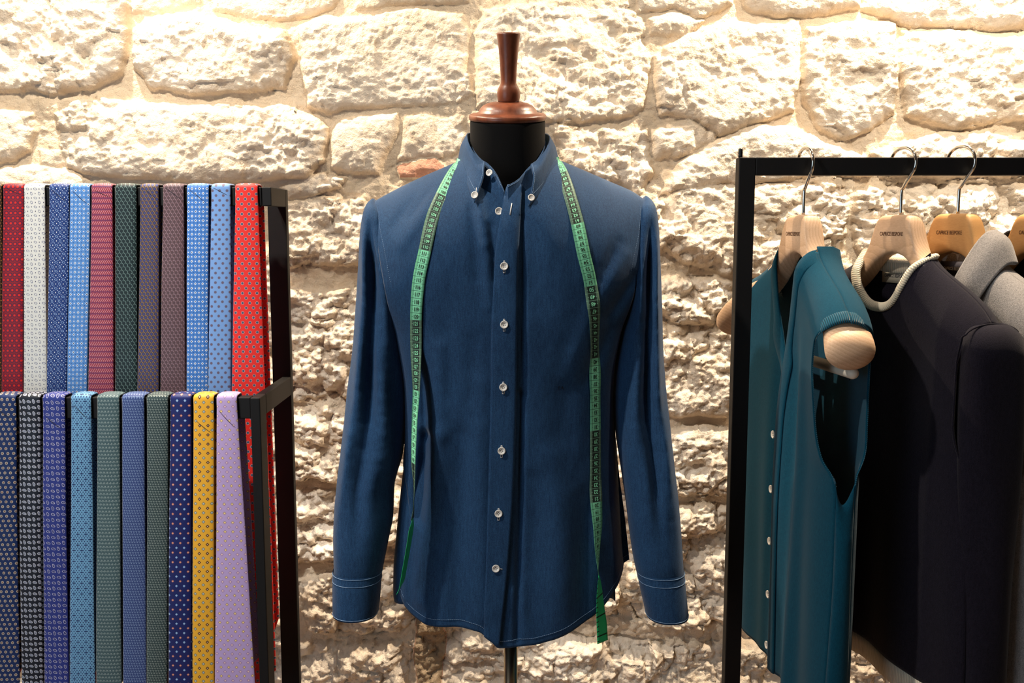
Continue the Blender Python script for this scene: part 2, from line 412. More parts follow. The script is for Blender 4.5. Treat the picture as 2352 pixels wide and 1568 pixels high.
def t_red_geo():
    m = silk('tie_silk_red_geometric', srgb(150, 22, 38)); 
    lx, ly, c, r = cells(m, 7.2, 8.2, 0, 1); d = (lx.abs()).max(ly.abs())
    col = m.mix(ring(hyp(lx, ly), 2.9, .45), srgb(150, 22, 38), srgb(78, 26, 66))
    lx2, ly2, _, _ = cells(m, 3.6, 4.1, 0, 0)
    col = m.mix(dia(lx2, ly2).lt(1.0), col, srgb(86, 22, 58)); return finish(m, m.mix((lx.abs().max(ly.abs())).lt(1.55), col, srgb(232, 38, 28)))
def t_tears(nm, base, ringc, dotc, px, py, extra=None, rr=2.0, filled=False):
    m = silk(nm, base); lx, ly, c, r = cells(m, px, py); e = even(c, r)
    par = r.mod2(); d = tear(lx, ly, 1, par)
    col = base
    if filled: col = m.mix(d.lt(rr+.2), col, filled)
    col = m.mix(ring(d, rr, .36)*e, col, ringc)
    col = m.mix(hyp(lx*1.5, ly).lt(1.0)*(e*-1+1), col, dotc)
    if extra:
        ax, ay, _, _ = cells(m, px/1, py/1, 0, 0); bx2 = (ax.abs()-px/2).abs(); by2 = (ay.abs()-py/2).abs()
        col = m.mix(hyp(bx2, by2).lt(.62), col, extra)
    return finish(m, col)
def t_diamondcheck(nm, base, px, py):
    m = silk(nm, base); lx, ly, c, r = cells(m, px, py); e = even(c, r); d = dia(lx, ly)
    col = m.mix(hyp((lx.abs()-px/2).abs(), (ly.abs()-py/2).abs()).lt(.75), base, srgb(22, 62, 140))
    col = m.mix(d.lt(2.2)*e, col, srgb(235, 242, 252)); col = m.mix(d.lt(1.15)*e, col, srgb(24, 40, 90))
    return finish(m, m.mix((lx.abs().max(ly.abs())).lt(.95)*(e*-1+1), col, srgb(225, 225, 238)))
def t_burgundy():
    m = silk('tie_silk_burgundy_slashes', srgb(120, 40, 62)); v9 = m.v/8.8; row = v9.floor(); ly = (v9-row-.5)*8.8
    x = (m.u+ly*.55)/3.1; lx = (x.fract()-.5)*3.1
    col = m.mix((ly.abs()).gt(2.6), srgb(140, 40, 62), srgb(96, 40, 86))
    a2, b2, _, _ = cells(m, 2.2, 2.2, 0, 1); col = m.mix(dia(a2, b2).lt(.75), col, srgb(178, 60, 62))
    return finish(m, m.mix(lx.abs().lt(.26)*ly.abs().lt(3.1), col, srgb(225, 190, 200)))
def t_scales(nm, base, arc, blob, px, py, r, w=.22, bl=1.7):
    m = silk(nm, base); lx, ly, _, _ = cells(m, px, py, 0, 1); col = m.mix(hyp(lx, ly).lt(bl), base, blob)
    d = hyp(lx, ly); return finish(m, m.mix(ring(d, r, w)*((lx-ly*.8).gt(-1.4)), col, arc))
def t_dots(nm, base, px, py, r1, c1, r2=0, c2=None, soft=False, r3=0, c3=None, shear=0):
    m = silk(nm, base); lx, ly, _, _ = cells(m, px, py, shear, 0 if shear else 1); d = hyp(lx, ly)
    if soft: col = m.mix(((-d+r1)/1.0).max(0).min(1)*.85, base, c1)
    else: col = m.mix(d.lt(r1), base, c1)
    if r2: col = m.mix(d.lt(r2), col, c2)
    if r3: col = m.mix(d.lt(r3), col, c3)
    return m, col
def t_foulard(nm, base, px, py, size, ca, cb, inner, outline=None, inner2=None):
    m = silk(nm, base); lx, ly, c, r = cells(m, px, py, 0, 1); k = r.mod2(); d = dia(lx, ly)
    cc = m.mix(k, ca, cb)
    col = m.mix(d.lt(size), base, cc)
    if outline: col = m.mix(ring(d, size, .26), col, outline)
    return finish(m, m.mix(hyp(lx, ly).lt(size*.30), col, inner))
def t_waves(nm, base, line, px, py, tilt, w=.28):
    m = silk(nm, base); lx, ly, c, r = cells(m, px, py, .33)
    col = m.mix((ly+lx*-tilt).abs().lt(w)*lx.abs().lt(px*.36), base, line)
    a, b, _, _ = cells(m, px, py, .33); b = b-py*.3
    return finish(m, m.mix(ring(hyp(lx, ly*1.3), px*.36, w*.8)*lx.gt(0), col, line))
mm_, cc_ = t_dots('tie_silk_red_ring_dots', srgb(222, 40, 34), 11.6, 7.9, 2.45, srgb(188, 172, 168), 1.95, srgb(70, 74, 104)); RED_DOT = finish(mm_, cc_)
mm_, cc_ = t_dots('tie_silk_sky_blur_dots', srgb(112, 152, 208), 11.6, 7.7, 2.7, srgb(92, 62, 66), soft=True); SKY_DOT = finish(mm_, cc_)
mm_, cc_ = t_dots('tie_silk_navy_cream_rings', srgb(12, 42, 96), 8.4, 7.6, 2.15, srgb(214, 200, 176), 1.35, srgb(30, 44, 84), r3=.62, c3=srgb(222, 150, 92), shear=.37); NAVY_RING = finish(mm_, cc_)
mm_, cc_ = t_dots('tie_silk_brown_gold', srgb(62, 40, 26), 4.2, 4.6, .9, srgb(186, 132, 62)); BROWN_G = finish(mm_, cc_)
mm_, cc_ = t_dots('tie_silk_ice_blue_navy_dots', srgb(112, 166, 206), 4.2, 2.9, .95, srgb(22, 52, 104)); ICE = mm_
a_, b_, _c, _r = cells(ICE, 12.6, 8.7, 0, 1); cc_ = ICE.mix(hyp(a_, b_).lt(1.3), cc_, srgb(22, 48, 98)); finish(ICE, cc_)
mats_u = [BROWN_G, t_red_geo(),
  t_tears('tie_silk_white_drops', srgb(232, 232, 226), srgb(70, 80, 128), srgb(44, 46, 80), 6.2, 7.0, rr=2.0),
  t_tears('tie_silk_navy_drops', srgb(28, 58, 122), srgb(150, 178, 220), srgb(238, 240, 246), 5.9, 6.9, extra=srgb(196, 208, 232), rr=1.9, filled=False),
  t_diamondcheck('tie_silk_light_blue_diamonds', srgb(88, 142, 208), 6.5, 7.2), t_burgundy(),
  t_scales('tie_silk_bottle_green_scales', srgb(22, 42, 44), srgb(140, 168, 164), srgb(14, 30, 34), 6.7, 5.5, 3.2),
  t_scales('tie_silk_navy_gold_scales', srgb(70, 58, 66), srgb(178, 140, 88), srgb(54, 62, 122), 6.4, 5.4, 3.1),
  t_scales('tie_silk_brown_circles', srgb(92, 66, 70), srgb(168, 146, 160), srgb(78, 60, 66), 6.4, 5.4, 3.0, .2),
  t_diamondcheck('tie_silk_mid_blue_diamonds', srgb(66, 122, 196), 5.9, 7.2), SKY_DOT, RED_DOT]
mats_l = [NAVY_RING,
  t_tears('tie_silk_black_paisley', srgb(16, 24, 40), srgb(206, 210, 222), srgb(16, 24, 40), 7.4, 9.2, rr=1.9),
  t_tears('tie_silk_violet_paisley', srgb(40, 54, 134), srgb(192, 190, 220), srgb(40, 54, 134), 7.9, 9.2, rr=1.8),
  ICE, t_waves('tie_silk_sage_waves', srgb(66, 92, 98), srgb(168, 184, 180), 5.0, 5.6, .5),
  t_waves('tie_silk_slate_chain', srgb(44, 66, 124), srgb(158, 182, 216), 4.0, 4.2, -.9, .24),
  t_waves('tie_silk_forest_arcs', srgb(38, 60, 64), srgb(178, 190, 180), 4.2, 3.9, -.5, .2),
  t_foulard('tie_silk_navy_foulard', srgb(14, 28, 98), 11.9, 7.7, 2.2, srgb(196, 116, 92), srgb(128, 170, 222), srgb(240, 220, 200)),
  t_foulard('tie_silk_yellow_foulard', srgb(238, 176, 46), 12.6, 7.2, 2.6, srgb(92, 48, 34), srgb(128, 164, 176), srgb(240, 214, 170), srgb(96, 62, 40)),
  t_foulard('tie_silk_lavender_foulard', srgb(186, 162, 214), 12.2, 7.3, 2.5, srgb(222, 190, 120), srgb(206, 170, 206), srgb(250, 226, 190), srgb(122, 92, 112))]
for m_ in mats_l[1:3]:   # every drop in every cell: parity off
    pass
def all_cells(nm, base, fill, line, px, py, rr):
    m = silk(nm, base); lx, ly, c, r = cells(m, px, py); par = even(c, r)
    a = lx*(par*-1+1)+ly*par; b = ly*(par*-1+1)+lx*par
    d = hyp(a*.82+b*.1, b*1.28+a.max(0)*.35)
    col = m.mix(d.lt(rr), base, fill); col = m.mix(ring(d, rr, .34), col, line)
    return finish(m, m.mix(hyp(a-.5, b).lt(.45), col, line))
mats_l[1] = all_cells('tie_silk_black_paisley', srgb(15, 22, 38), srgb(120, 128, 150), srgb(214, 216, 226), 7.4, 9.2, 2.3)
mats_l[2] = all_cells('tie_silk_violet_paisley', srgb(40, 54, 136), srgb(34, 46, 116), srgb(196, 194, 222), 7.9, 9.2, 2.2)

seam_dark = Mat('tie_seam_thread', srgb(40, 34, 44), .8)
def tie(label, group, px4, pyt, pyb, rail, zend, mat, seam=None, lift=0.0, tail=.52):
    (xa, xb, xc, xd) = px4; y0, y1, z0, z1 = rail
    g = .0036                                             # clearance of the cloth's middle
    yf, yb = y0-g-lift, y1+g
    A = P(xa, pyt, yf); B = P(xb, pyt, yf); C = P(xc, pyb, yf); D = P(xd, pyb, yf)
    zt, zb = A[2], C[2]
    def edges(z):
        k = (zt-z)/(zt-zb); k = max(k, 0)
        return A[0]+(C[0]-A[0])*k, B[0]+(D[0]-B[0])*k
    path = []
    r = g+.002
    for z in np.linspace(zend, z1-.004, 46): path.append((yf, z, 'f'))
    for a in np.linspace(math.pi, 0, 13)[1:-1]:
        cy = y0+.002 if a > math.pi/2 else y1-.002
        path.append((cy+(r+lift*(a > math.pi/2))*math.cos(a), z1-.002+(r)*math.sin(a), 'f'))
    for z in np.linspace(z1-.004, zend+(tail-.45), 34): path.append((yb, z, 'b'))
    ph = random.uniform(0, 6.28); amp = random.uniform(.001, .0022)
    rows = []; uvs = []; s = 0; prev = None; NA = 18
    zmin_b = path[-1][1]
    for i, (y, z, side) in enumerate(path):
        if prev is not None: s += math.hypot(y-prev[0], z-prev[1])
        prev = (y, z)
        l, rg = edges(min(z, z1)); w = (rg-l)/2; c = (l+rg)/2
        if side == 'f':
            tip = max(0, 1-(z-zend)/(.036)); w2 = w*(1-tip); 
            y += amp*math.sin(ph+z*9)*min(1, max(0, (z1-.05-z)*8))-.0025*min(1, max(0, (z1-z)*3))
        else:
            c += .004; w = w*.9; tip = max(0, 1-(z-zmin_b)/.03); w2 = w*(1-tip); y += .001
        w2 = max(w2, .0006)
        if side == 'f' and i < 44: n = (0, -1, 0)
        nx = []
        # outward direction of the path
        j0, j1 = max(i-1, 0), min(i+1, len(path)-1); ty = path[j1][0]-path[j0][0]; tz = path[j1][1]-path[j0][1]; L = math.hypot(ty, tz)+1e-9
        ny, nz = -tz/L, ty/L
        if side == 'f' and i < 40 and ny > 0: ny, nz = -ny, -nz
        th = .0019; row = []; uv = []
        for k in range(NA):
            a = 2*math.pi*k/NA; ca, sa = math.cos(a), math.sin(a)
            xx = math.copysign(abs(ca)**.55, ca)*w2; tt = math.copysign(abs(sa)**.8, sa)*th
            puff = .0012*(1-(xx/w2)**2) if sa > 0 else 0
            row.append((c+xx, y+ny*(tt+puff), z+nz*(tt+puff))); uv.append((xx+.1, s+.3))
        rows.append(row); uvs.append(uv)
    root = thing('necktie', label, 'necktie', ((A[0]+B[0])/2, (y0+y1)/2, z1), group)
    mb = MB(); mb.grid(np.array(rows), cv=True, uv=np.array(uvs))
    mb.build('tie_cloth', mat.m, root)
    if seam:
        a, b = seam; p = []
        for t in np.linspace(0.03, .95, 12):
            z = P(xa, a+(b-a)*t, yf)[2]; l, rg = edges(z); c = (l+rg)/2; x = l+(rg-l)*t; q = (x-c)/((rg-l)/2)
            if z > z1-.002: z = z1-.002
            p.append((x, yf-.0019*(1-abs(q)**3)-.0012*(1-q*q)-.0026*min(1, max(0, (z1-z)*3))-amp*.1, z))
        mb = MB(); mb.tube(p, .00035, 6); mb.build('tie_seam', seam_dark.m, root)
    return root
UR = (1.55, 1.57, ZT0, ZT1); LR = (1.447, 1.467, ZL0, ZL1)
GU, GL = 'neckties on the upper rail', 'neckties on the lower rail'
U = [((-46, 5, -50, 5), None, 'brown tie with gold specks at the left end of the upper rail'),
 ((8, 55, 5, 54), (428, 450), 'bright red tie with dark maroon geometric squares and rings on the upper rail'),
 ((56, 104, 55.5, 109), None, 'white tie with small navy teardrops on the upper rail'),
 ((114, 159, 110, 155), (430, 468), 'navy tie with white dots and pale teardrops on the upper rail'),
 ((161, 208, 156.5, 203), (432, 474), 'light blue tie with white diamonds beside the burgundy tie on the upper rail'),
 ((211, 259, 205, 263.5), (434, 455), 'burgundy tie with slanted pale slashes on the upper rail'),
 ((265, 314, 265.5, 316), None, 'bottle green tie with pale fish-scale arcs on the upper rail'),
 ((323, 365, 317.5, 367), (426, 460), 'navy and gold scale-patterned tie on the upper rail'),
 ((375, 423, 369, 427.5), (426, 462), 'dull brown tie with fine interlocking circles on the upper rail'),
 ((430, 480, 429, 478), (430, 470), 'mid blue tie with white diamonds beside the sky blue dotted tie on the upper rail'),
 ((486, 530, 479.5, 532), (428, 452), 'sky blue tie with blurred brown dots on the upper rail'),
 ((541, 592, 534, 610), None, 'bright red tie with grey ringed dots at the right end of the upper rail')]
for i, (q, sm, lb) in enumerate(U):
    tie(lb, GU, q, 445, 895, UR, P(600, 1588 if i == 11 else 1600-13*(i % 4), 1.54)[2], mats_u[i], sm, lift=.0004*(i % 2))
Ld = [((-14, 38, -20, 47), (930, 970), 'navy tie with cream rings at the left end of the lower rail'),
 ((45, 93, 51.5, 100), (930, 975), 'black tie with silver paisley drops on the lower rail'),
 ((99, 150, 103, 160), (950, 990), 'violet blue tie with outlined paisley drops on the lower rail'),
 ((164, 210, 163, 222), (922, 968), 'ice blue tie with rows of navy dots on the lower rail'),
 ((224, 275, 223.5, 282), None, 'sage grey tie with slanted pale waves on the lower rail'),
 ((281, 332, 284, 338), None, 'slate blue tie with fine pale chain pattern on the lower rail'),
 ((338, 387, 339.5, 386), None, 'forest green tie with tiny pale arcs on the lower rail'),
 ((392, 440, 388, 442), None, 'navy tie with orange and light blue diamonds on the lower rail'),
 ((445, 492, 443.5, 494), (960, 998), 'yellow tie with brown and blue diamonds on the lower rail'),
 ((498, 545, 495.5, 588), (936, 988), 'lavender tie with yellow and pink diamonds at the right end of the lower rail')]
for i, (q, sm, lb) in enumerate(Ld):
    tie(lb, GL, q, 932, 1566, LR, P(600, 1568, 1.44)[2]-.07-.02*(i % 3), mats_l[i], sm, lift=.0004*(i % 2))
# ================================================================== TAILOR'S DUMMY
YS = 1.50
felt = fabric('black_jersey', srgb(9, 9, 10), srgb(14, 14, 15), 1200, .95, .04, .0003, spec=.15)
wood = Mat('polished_mahogany', rough=.36, spec=.5)
co = wood.objco((1, 1, .25)); wn = wood.noise(co, 60, 5, .6); wn2 = wood.noise(co, 420, 3, .6)
wood.color(wood.mix((wn-.35)*2.4, srgb(94, 47, 30), srgb(140, 78, 50))); wood.bump(wn2, .0003, .4)
chrome = Mat('chrome', srgb(225, 222, 216), .12, metal=1); brass = Mat('satin_steel_pole', srgb(205, 190, 165), .22, metal=1)
NB = P(1166, 276, YS)                                       # middle of the neck's top
dummy = thing('tailors_dummy', 'black tailor\'s dummy with turned mahogany neck cap on a metal pole', 'mannequin', (0, YS, 0))
tilt = Matrix.Rotation(math.radians(11), 4, 'X')
mb = MB()
mb.lathe([(0, 0), (.0570, 0), (.0590, .001), (.0594, .004), (.0592, .0075), (.0570, .0092), (.049, .0105), (.0452, .0125), (.0425, .017), (.0385, .0215), (.031, .0250), (.024, .0268), (.017, .0275), (0, .0275)], NB, 64, tilt)
mb.build('neck_cap', wood.m, dummy)
mb = MB()
off = np.array(tilt.to_3x3()) @ np.array([0, 0, .0277]) + NB + np.array([.0015, 0, 0])
mb.lathe([(r_, h_*.92) for r_, h_ in [(0, 0), (.0160, 0), (.0167, .003), (.0174, .008), (.0175, .014), (.0166, .020), (.0140, .025), (.0120, .030), (.0118, .036), (.0128, .055), (.0145, .078), (.0162, .096), (.0176, .1050), (.0178, .1070), (.0172, .1085), (.0155, .1094), (0, .1096)]], off, 48, tilt)
mb.build('finial', wood.m, dummy)
# torso: one continuous surface from hem to neck
def ell(cx, cy, cz, a, b, n=48, e=2.2, tiltx=0):
    t = np.linspace(0, 2*math.pi, n, endpoint=False); c, s = np.cos(t), np.sin(t)
    x = np.sign(c)*np.abs(c)**(2/e)*a; y = np.sign(s)*np.abs(s)**(2/e)*b
    return np.stack([cx+x, cy+y, cz+y*tiltx], 1)
tors = []
for py, a, b, e, dy in ((1398, .10, .07, 2.2, 0), (1390, .130, .085, 2.2, 0), (1300, .142, .092, 2.3, 0), (1100, .134, .086, 2.3, 0), (900, .132, .084, 2.3, 0), (750, .145, .092, 2.4, 0), (620, .158, .092, 2.5, 0), (540, .160, .080, 2.5, .004), (490, .142, .062, 2.4, .008), (455, .108, .056, 2.2, .010), (425, .074, .056, 2.1, .006), (400, .060, .056, 2.0, .002), (340, .0575, .0565, 2, 0), (283, .0575, .0565, 2, -.001), (277, .0572, .0562, 2, -.001)):
    q = P(1166, py, YS)
    tors.append(ell(q[0], YS+dy, q[2], a, b, e=e, tiltx=math.tan(math.radians(11))*sstep(400, 283, py) if py <= 400 else 0))
tors = np.array(tors); k = len(tors); T = []
fn = [S([(i, list(tors[i, j])) for i in range(k)]) for j in range(48)]
tt = np.linspace(0, k-1, 90); body = np.array([f(tt) for f in fn]).transpose(1, 0, 2)
mb = MB(); mb.grid(body, cv=True); mb.f.append(tuple(range(48))); mb.f.append(tuple(89*48+i for i in range(48))[::-1])
mb.build('torso', felt.m, dummy)
pb = P(1173, 1480, YS); ZP = P(1166, 1398, YS)[2]+.004
mb = MB(); mb.lathe([(0, .021), (.0112, .021), (.0112, ZP), (0, ZP)], (pb[0], YS, 0), 32); mb.build('pole', brass.m, dummy)
mb = MB(); mb.lathe([(0, 0), (.16, 0), (.165, .004), (.16, .012), (.03, .02), (.02, .0205), (0, .0205)], (pb[0], YS, 0), 64); mb.build('floor_base', steel.m, dummy)

# ================================================================== THE SHIRT
denim = Mat('indigo_chambray', rough=.8, sheen=.12, spec=.2); co = denim.objco()
dn = denim.noise(denim.objco((1, 1, .45)), 1500, 2, .7); dn2 = denim.noise(co, 9, 3, .5); dn3 = denim.noise(denim.objco((1, 1, .12)), 500, 2, .6)
denim.color(denim.mix((dn-.5)*1.9+.45+(dn2-.5)*.4+(dn3-.5)*.8, srgb(*DEN[0]) if 'DEN' in globals() else srgb(13, 40, 72), srgb(42, 82, 122))); denim.bump(dn, .0004, .6)
thread = Mat('pale_thread', srgb(120, 150, 184), .8); seam_d = Mat('dark_seam', srgb(10, 30, 58), .9); thread2 = Mat('white_thread', srgb(205, 208, 210), .8)
pearl = Mat('pearl_button', srgb(232, 228, 220), .25, spec=.6); hole_m = Mat('button_hole_shade', srgb(60, 52, 48), .9)
black_emb = Mat('black_embroidery', srgb(12, 14, 24), .9)
def pz(y, Y=YS): return P(1166, y, Y)[2]
def pxx(x, y, Y=YS): return P(x, y, Y)[0]
Lb = [(440, 866), (465, 862), (520, 872), (600, 888), (680, 903), (760, 915), (850, 926), (940, 935), (1000, 937), (1050, 934), (1100, 944), (1160, 951), (1230, 943), (1300, 931), (1385, 912), (1430, 908)]
Rb = [(440, 1476), (465, 1479), (520, 1474), (600, 1458), (680, 1441), (760, 1416), (850, 1404), (940, 1406), (1020, 1414), (1100, 1423), (1200, 1436), (1320, 1447), (1400, 1449), (1480, 1450)]
fxl = S([(pz(y), pxx(x, y)) for y, x in Lb]); fxr = S([(pz(y), pxx(x, y)) for y, x in Rb])
Lk = [(440, 872), (465, 868), (600, 892), (760, 918), (940, 936), (1000, 935), (1100, 925), (1200, 915), (1300, 907), (1350, 907), (1400, 925)]
bxl = S([(pz(y), pxx(x, y)) for y, x in Lk])
ridge = S([(pxx(x, y), pz(y)) for x, y in ((840, 478), (862, 463), (905, 439), (960, 412), (1020, 386), (1062, 368), (1110, 350), (1166, 345), (1220, 350), (1275, 366), (1330, 388), (1400, 418), (1450, 440), (1479, 459), (1500, 475))])
neckf = S([(pxx(x, y), pz(y)) for x, y in ((1062, 368), (1075, 398), (1095, 425), (1125, 446), (1150, 458), (1168, 460), (1195, 450), (1225, 428), (1255, 398), (1275, 366))])
hemf = S([(pxx(x, y, 1.40), pz(y, 1.40)) for x, y in ((880, 1378), (912, 1388), (925, 1408), (950, 1425), (985, 1437), (1050, 1434), (1100, 1440), (1125, 1458), (1147, 1476), (1200, 1473), (1260, 1462), (1330, 1436), (1380, 1410), (1420, 1375), (1445, 1346), (1460, 1335))])
XC = pxx(1166, 900)
Bz = S([(pz(1480), .118), (pz(1300), .116), (pz(1100), .108), (pz(900), .112), (pz(700), .122), (pz(560), .124), (pz(400), .118)])
Az = S([(pz(1480), .20), (pz(1380), .192), (pz(1100), .176), (pz(900), .168), (pz(760), .186), (pz(640), .222), (pz(400), .236)])
def folds(x, z, FL):
    r = 0
    for (ax, ay, bx, by, w, amp) in FL:
        A = P(ax, ay, 1.40)[[0, 2]]; B = P(bx, by, 1.40)[[0, 2]]; w = w/F*1.4
        ex, ez = B-A; L2 = ex*ex+ez*ez; t = ((x-A[0])*ex+(z-A[1])*ez)/L2; tc = np.clip(t, 0, 1)
        d2 = (x-A[0]-tc*ex)**2+(z-A[1]-tc*ez)**2
        r = r+amp*.001*np.exp(-d2/(w*w))*np.clip(1.25-np.abs(tc-.5)*1.2, 0, 1)
    return r
# ridges (+, towards the camera) and valleys (-) of the drape, in millimetres
FL = [(968, 850, 975, 1010, 11, -9), (975, 1010, 958, 1200, 15, -26), (1010, 800, 1010, 1000, 20, 6), (1005, 1000, 965, 1380, 26, 11),
      (1060, 1000, 1055, 1420, 26, -7), (1100, 880, 1110, 1400, 24, 5), (1030, 700, 1030, 900, 30, -3), (1085, 780, 1090, 950, 20, -3),
      (1100, 470, 1118, 560, 12, 5), (1085, 480, 1098, 640, 14, -3), (1130, 520, 1138, 640, 10, -4), (1118, 560, 1125, 700, 12, 3),
      (1210, 480, 1225, 700, 26, -3), (1250, 500, 1300, 700, 30, 2.5), (900, 520, 960, 430, 16, -3), (920, 560, 1000, 450, 18, 3.5), (940, 500, 985, 430, 9, -2),
      (1440, 590, 1370, 700, 18, 4), (1462, 640, 1400, 730, 16, -9), (1420, 560, 1380, 640, 16, -3), (1400, 760, 1350, 880, 20, -8), (1370, 700, 1300, 860, 24, 4), (1300, 800, 1290, 1100, 30, -4), (1400, 900, 1385, 1250, 22, 5),
      (1230, 1100, 1215, 1460, 30, -5), (1280, 1050, 1290, 1430, 34, 7), (1345, 1150, 1340, 1420, 26, -6), (1400, 1200, 1425, 1360, 16, 5),
      (1197, 900, 1188, 1460, 9, -8), (1197, 500, 1201, 900, 9, -5), (930, 1210, 925, 1390, 12, 4), (1180, 1350, 1230, 1470, 16, 4)]
def front_y(x, z):
    a = Az(z); u = np.clip(np.abs(x-XC)/a, 0, .9995)
    prof = (1-u**2.5)**.5
    d = np.clip((ridge(x)-z)/.17, 0, 1); rg = (1-(1-d)**2.3)**.55
    y = YS-.0005-Bz(z)*prof*rg
    return y-folds(x, z, FL)*sstep(0, .05, ridge(x)-z)-.0012*fbm_n(x*26, z*14)
def fbm_n(x, z): return fbm(np.asarray(x, float)+50, np.asarray(z, float)+50, 91, 3)
def on_shirt(px, py, off=.0015):
    Y = 1.40
    for _ in range(12):
        p = P(px, py, Y); Y = .5*Y+.5*float(front_y(np.array(p[0]), np.array(p[2])))
    return P(px, py, Y-off)
shirt = thing('dress_shirt', 'indigo blue long-sleeved button-down shirt on the tailor\'s dummy', 'shirt', (0, YS, pz(900)))
nh, nv = 220, 300
h = np.linspace(0, 1, nh)[None, :]; v = 1-(1-np.linspace(0, 1, nv))**1.6; v = v[:, None]
x = fxl(pz(900))+(fxr(pz(900))-fxl(pz(900)))*h+0*v; 
topf = lambda x: np.where((x > pxx(1062, 368)) & (x < pxx(1275, 366)), neckf(x), ridge(x))
z = hemf(x)+v*(topf(x)-hemf(x))
for _ in range(14):
    xn = fxl(z)+(fxr(z)-fxl(z))*h; x = .5*x+.5*xn; z = hemf(x)+v*(topf(x)-hemf(x))
Y = front_y(x, z)
G = np.stack([x, Y, z], -1)
# side edges turn back towards the side seams
mb = MB(); mb.grid(G, uv=np.stack([x, z], -1)); mb.build('shirt_front', denim.m, shirt, solid=.0009, offset=1)
front_grid = G
# back panel
hb = S([(pxx(x_, 1300, 1.52), pz(y_, 1.52)) for x_, y_ in ((890, 1335), (907, 1347), (925, 1362), (960, 1400), (1050, 1425), (1166, 1440), (1300, 1425), (1400, 1380), (1440, 1348), (1450, 1340))])
n2 = 110
h = np.linspace(0, 1, nh)[None, :]; v = 1-(1-np.linspace(0, 1, 200))**1.6; v = v[:, None]
x = bxl(pz(900))+(fxr(pz(900))-bxl(pz(900)))*h+0*v; z = hb(x)+v*(ridge(x)-hb(x))
for _ in range(14):
    xn = bxl(z)+(fxr(z)-.012*sstep(pz(960),pz(1080),z)-.012*sstep(pz(1200),pz(1320),z)-.0005-bxl(z))*h; x = .5*x+.5*xn; z = hb(x)+v*(ridge(x)-hb(x))
wz = np.clip(.5-(h-.5)*0, 0, 1)
u = np.abs(h*2-1); prof = (1-np.clip(u, 0, .9995)**2.6)**.5
d = np.clip((ridge(x)-z)/.12, 0, 1); rg = (1-(1-d)**2.3)**.5
Yb = YS+.0+.098*prof*rg+.004*np.sin(x*60+z*4)*prof*sstep(pz(700), pz(1000), z)
sb = sstep(pz(980), pz(1150), z)*sstep(.16, .0, h)      # left flank of the back panel comes a little forward
Yb = Yb-.012*sb
wrapc = []
for k in np.linspace(1, .04, 22):
    zz = z[:, 0]; vis = sstep(pz(860), pz(1000), zz)
    wrapc.append(np.stack([x[:, 0]+(.046*k**1.6)*vis+.0005, Yb[:, 0]-(.058*(1-(1-k)**2)**.5)*vis-.0008*k, zz+.010*k*vis*sstep(pz(1250), pz(1340), zz)], -1))
wrapc = np.stack(wrapc, 1)
BG = np.concatenate([wrapc, np.stack([x, Yb, z], -1)], 1)
mb = MB(); mb.grid(BG, flip=True); mb.build('shirt_back', denim.m, shirt, solid=.0009, offset=-1)

# sleeves ---------------------------------------------------------------
def sleeve(pts, cuffpts, side, lab):
    """pts: (py, outer px, inner px, depth radius, Y of the middle)"""
    def rings(rows, n=64, cuff=False):
        f = S([(r[0], r[1:]) for r in rows]); ys = np.linspace(rows[0][0], rows[-1][0], 150 if not cuff else 26); R = []; UV = []
        for py in ys:
            o, i, dr, yc = f(py); a = P(o, py, yc); b = P(i, py, yc); c = (a+b)/2; w = abs(b[0]-a[0])/2
            t = np.linspace(0, 2*math.pi, n, endpoint=False); cc, ss = np.cos(t), np.sin(t)
            X = c[0]+w*np.sign(cc)*np.abs(cc)**.9; Yy = yc+dr*np.sign(ss)*np.abs(ss)**.9
            if not cuff:
                k = sstep(480, 620, py)*(1-sstep(950, 1295, py)); q = (py-480)/820
                # hanging folds down the sleeve
                s_ = (X-c[0])/w*side
                Yy = Yy+np.where(ss < 0, 1, .3)*(-.011*k*np.exp(-((s_-.62+.10*math.sin(q*5))/.20)**2)+.016*k*np.exp(-((s_-.18+.12*q)/.17)**2)-.010*k*np.exp(-((s_+.38)/.24)**2)*(1-.5*q))
                Yy = Yy-.002*np.sin(s_*9+q*21)*k*(ss < 0)-.0014*fbm_n(X*40, np.full_like(X, py/14.))*k
            Z = np.full(n, c[2])
            if cuff: Z = Z
            R.append(np.stack([X, Yy, Z], 1)); UV.append(np.stack([t/6.28*.3, Z], 1))
        return np.array(R), np.array(UV), ys
    R, UV, ys = rings(pts)
    mb = MB(); mb.grid(R, cv=True, uv=UV); c = R[0].mean(0); c[2] += .002
    o = len(mb.v); mb.v.append(tuple(c)); mb.uv.append((0, 0)); n = R.shape[1]; mb.f += [(o, (j+1) % n, j) for j in range(n)]
    sl = mb.build('sleeve', denim.m, shirt)
    C, UV, _ = rings(cuffpts, cuff=True)
    # lower edge dips slightly at the front, like a relaxed cuff
    mb = MB(); inner = C[::-1].copy(); ctr = C.mean(1, keepdims=True); 
    inner = (ctr+(C-ctr)*np.array([.975, .975, 1]))[::-1]
    mb.grid(np.concatenate([C, inner]), cv=True); mb.build('cuff', denim.m, shirt)
    for rr_, rad in ((C[1], .0004), (C[5], .0004), (C[-2], .0004)):
        ctr = rr_.mean(0); q = ctr+(rr_-ctr)*np.array([1.008, 1.008, 1]); q = np.vstack([q, q[:1]])
        st = MB(); st.tube(q, rad, 5, cap=False); st.build('cuff_stitching', thread.m, shirt)
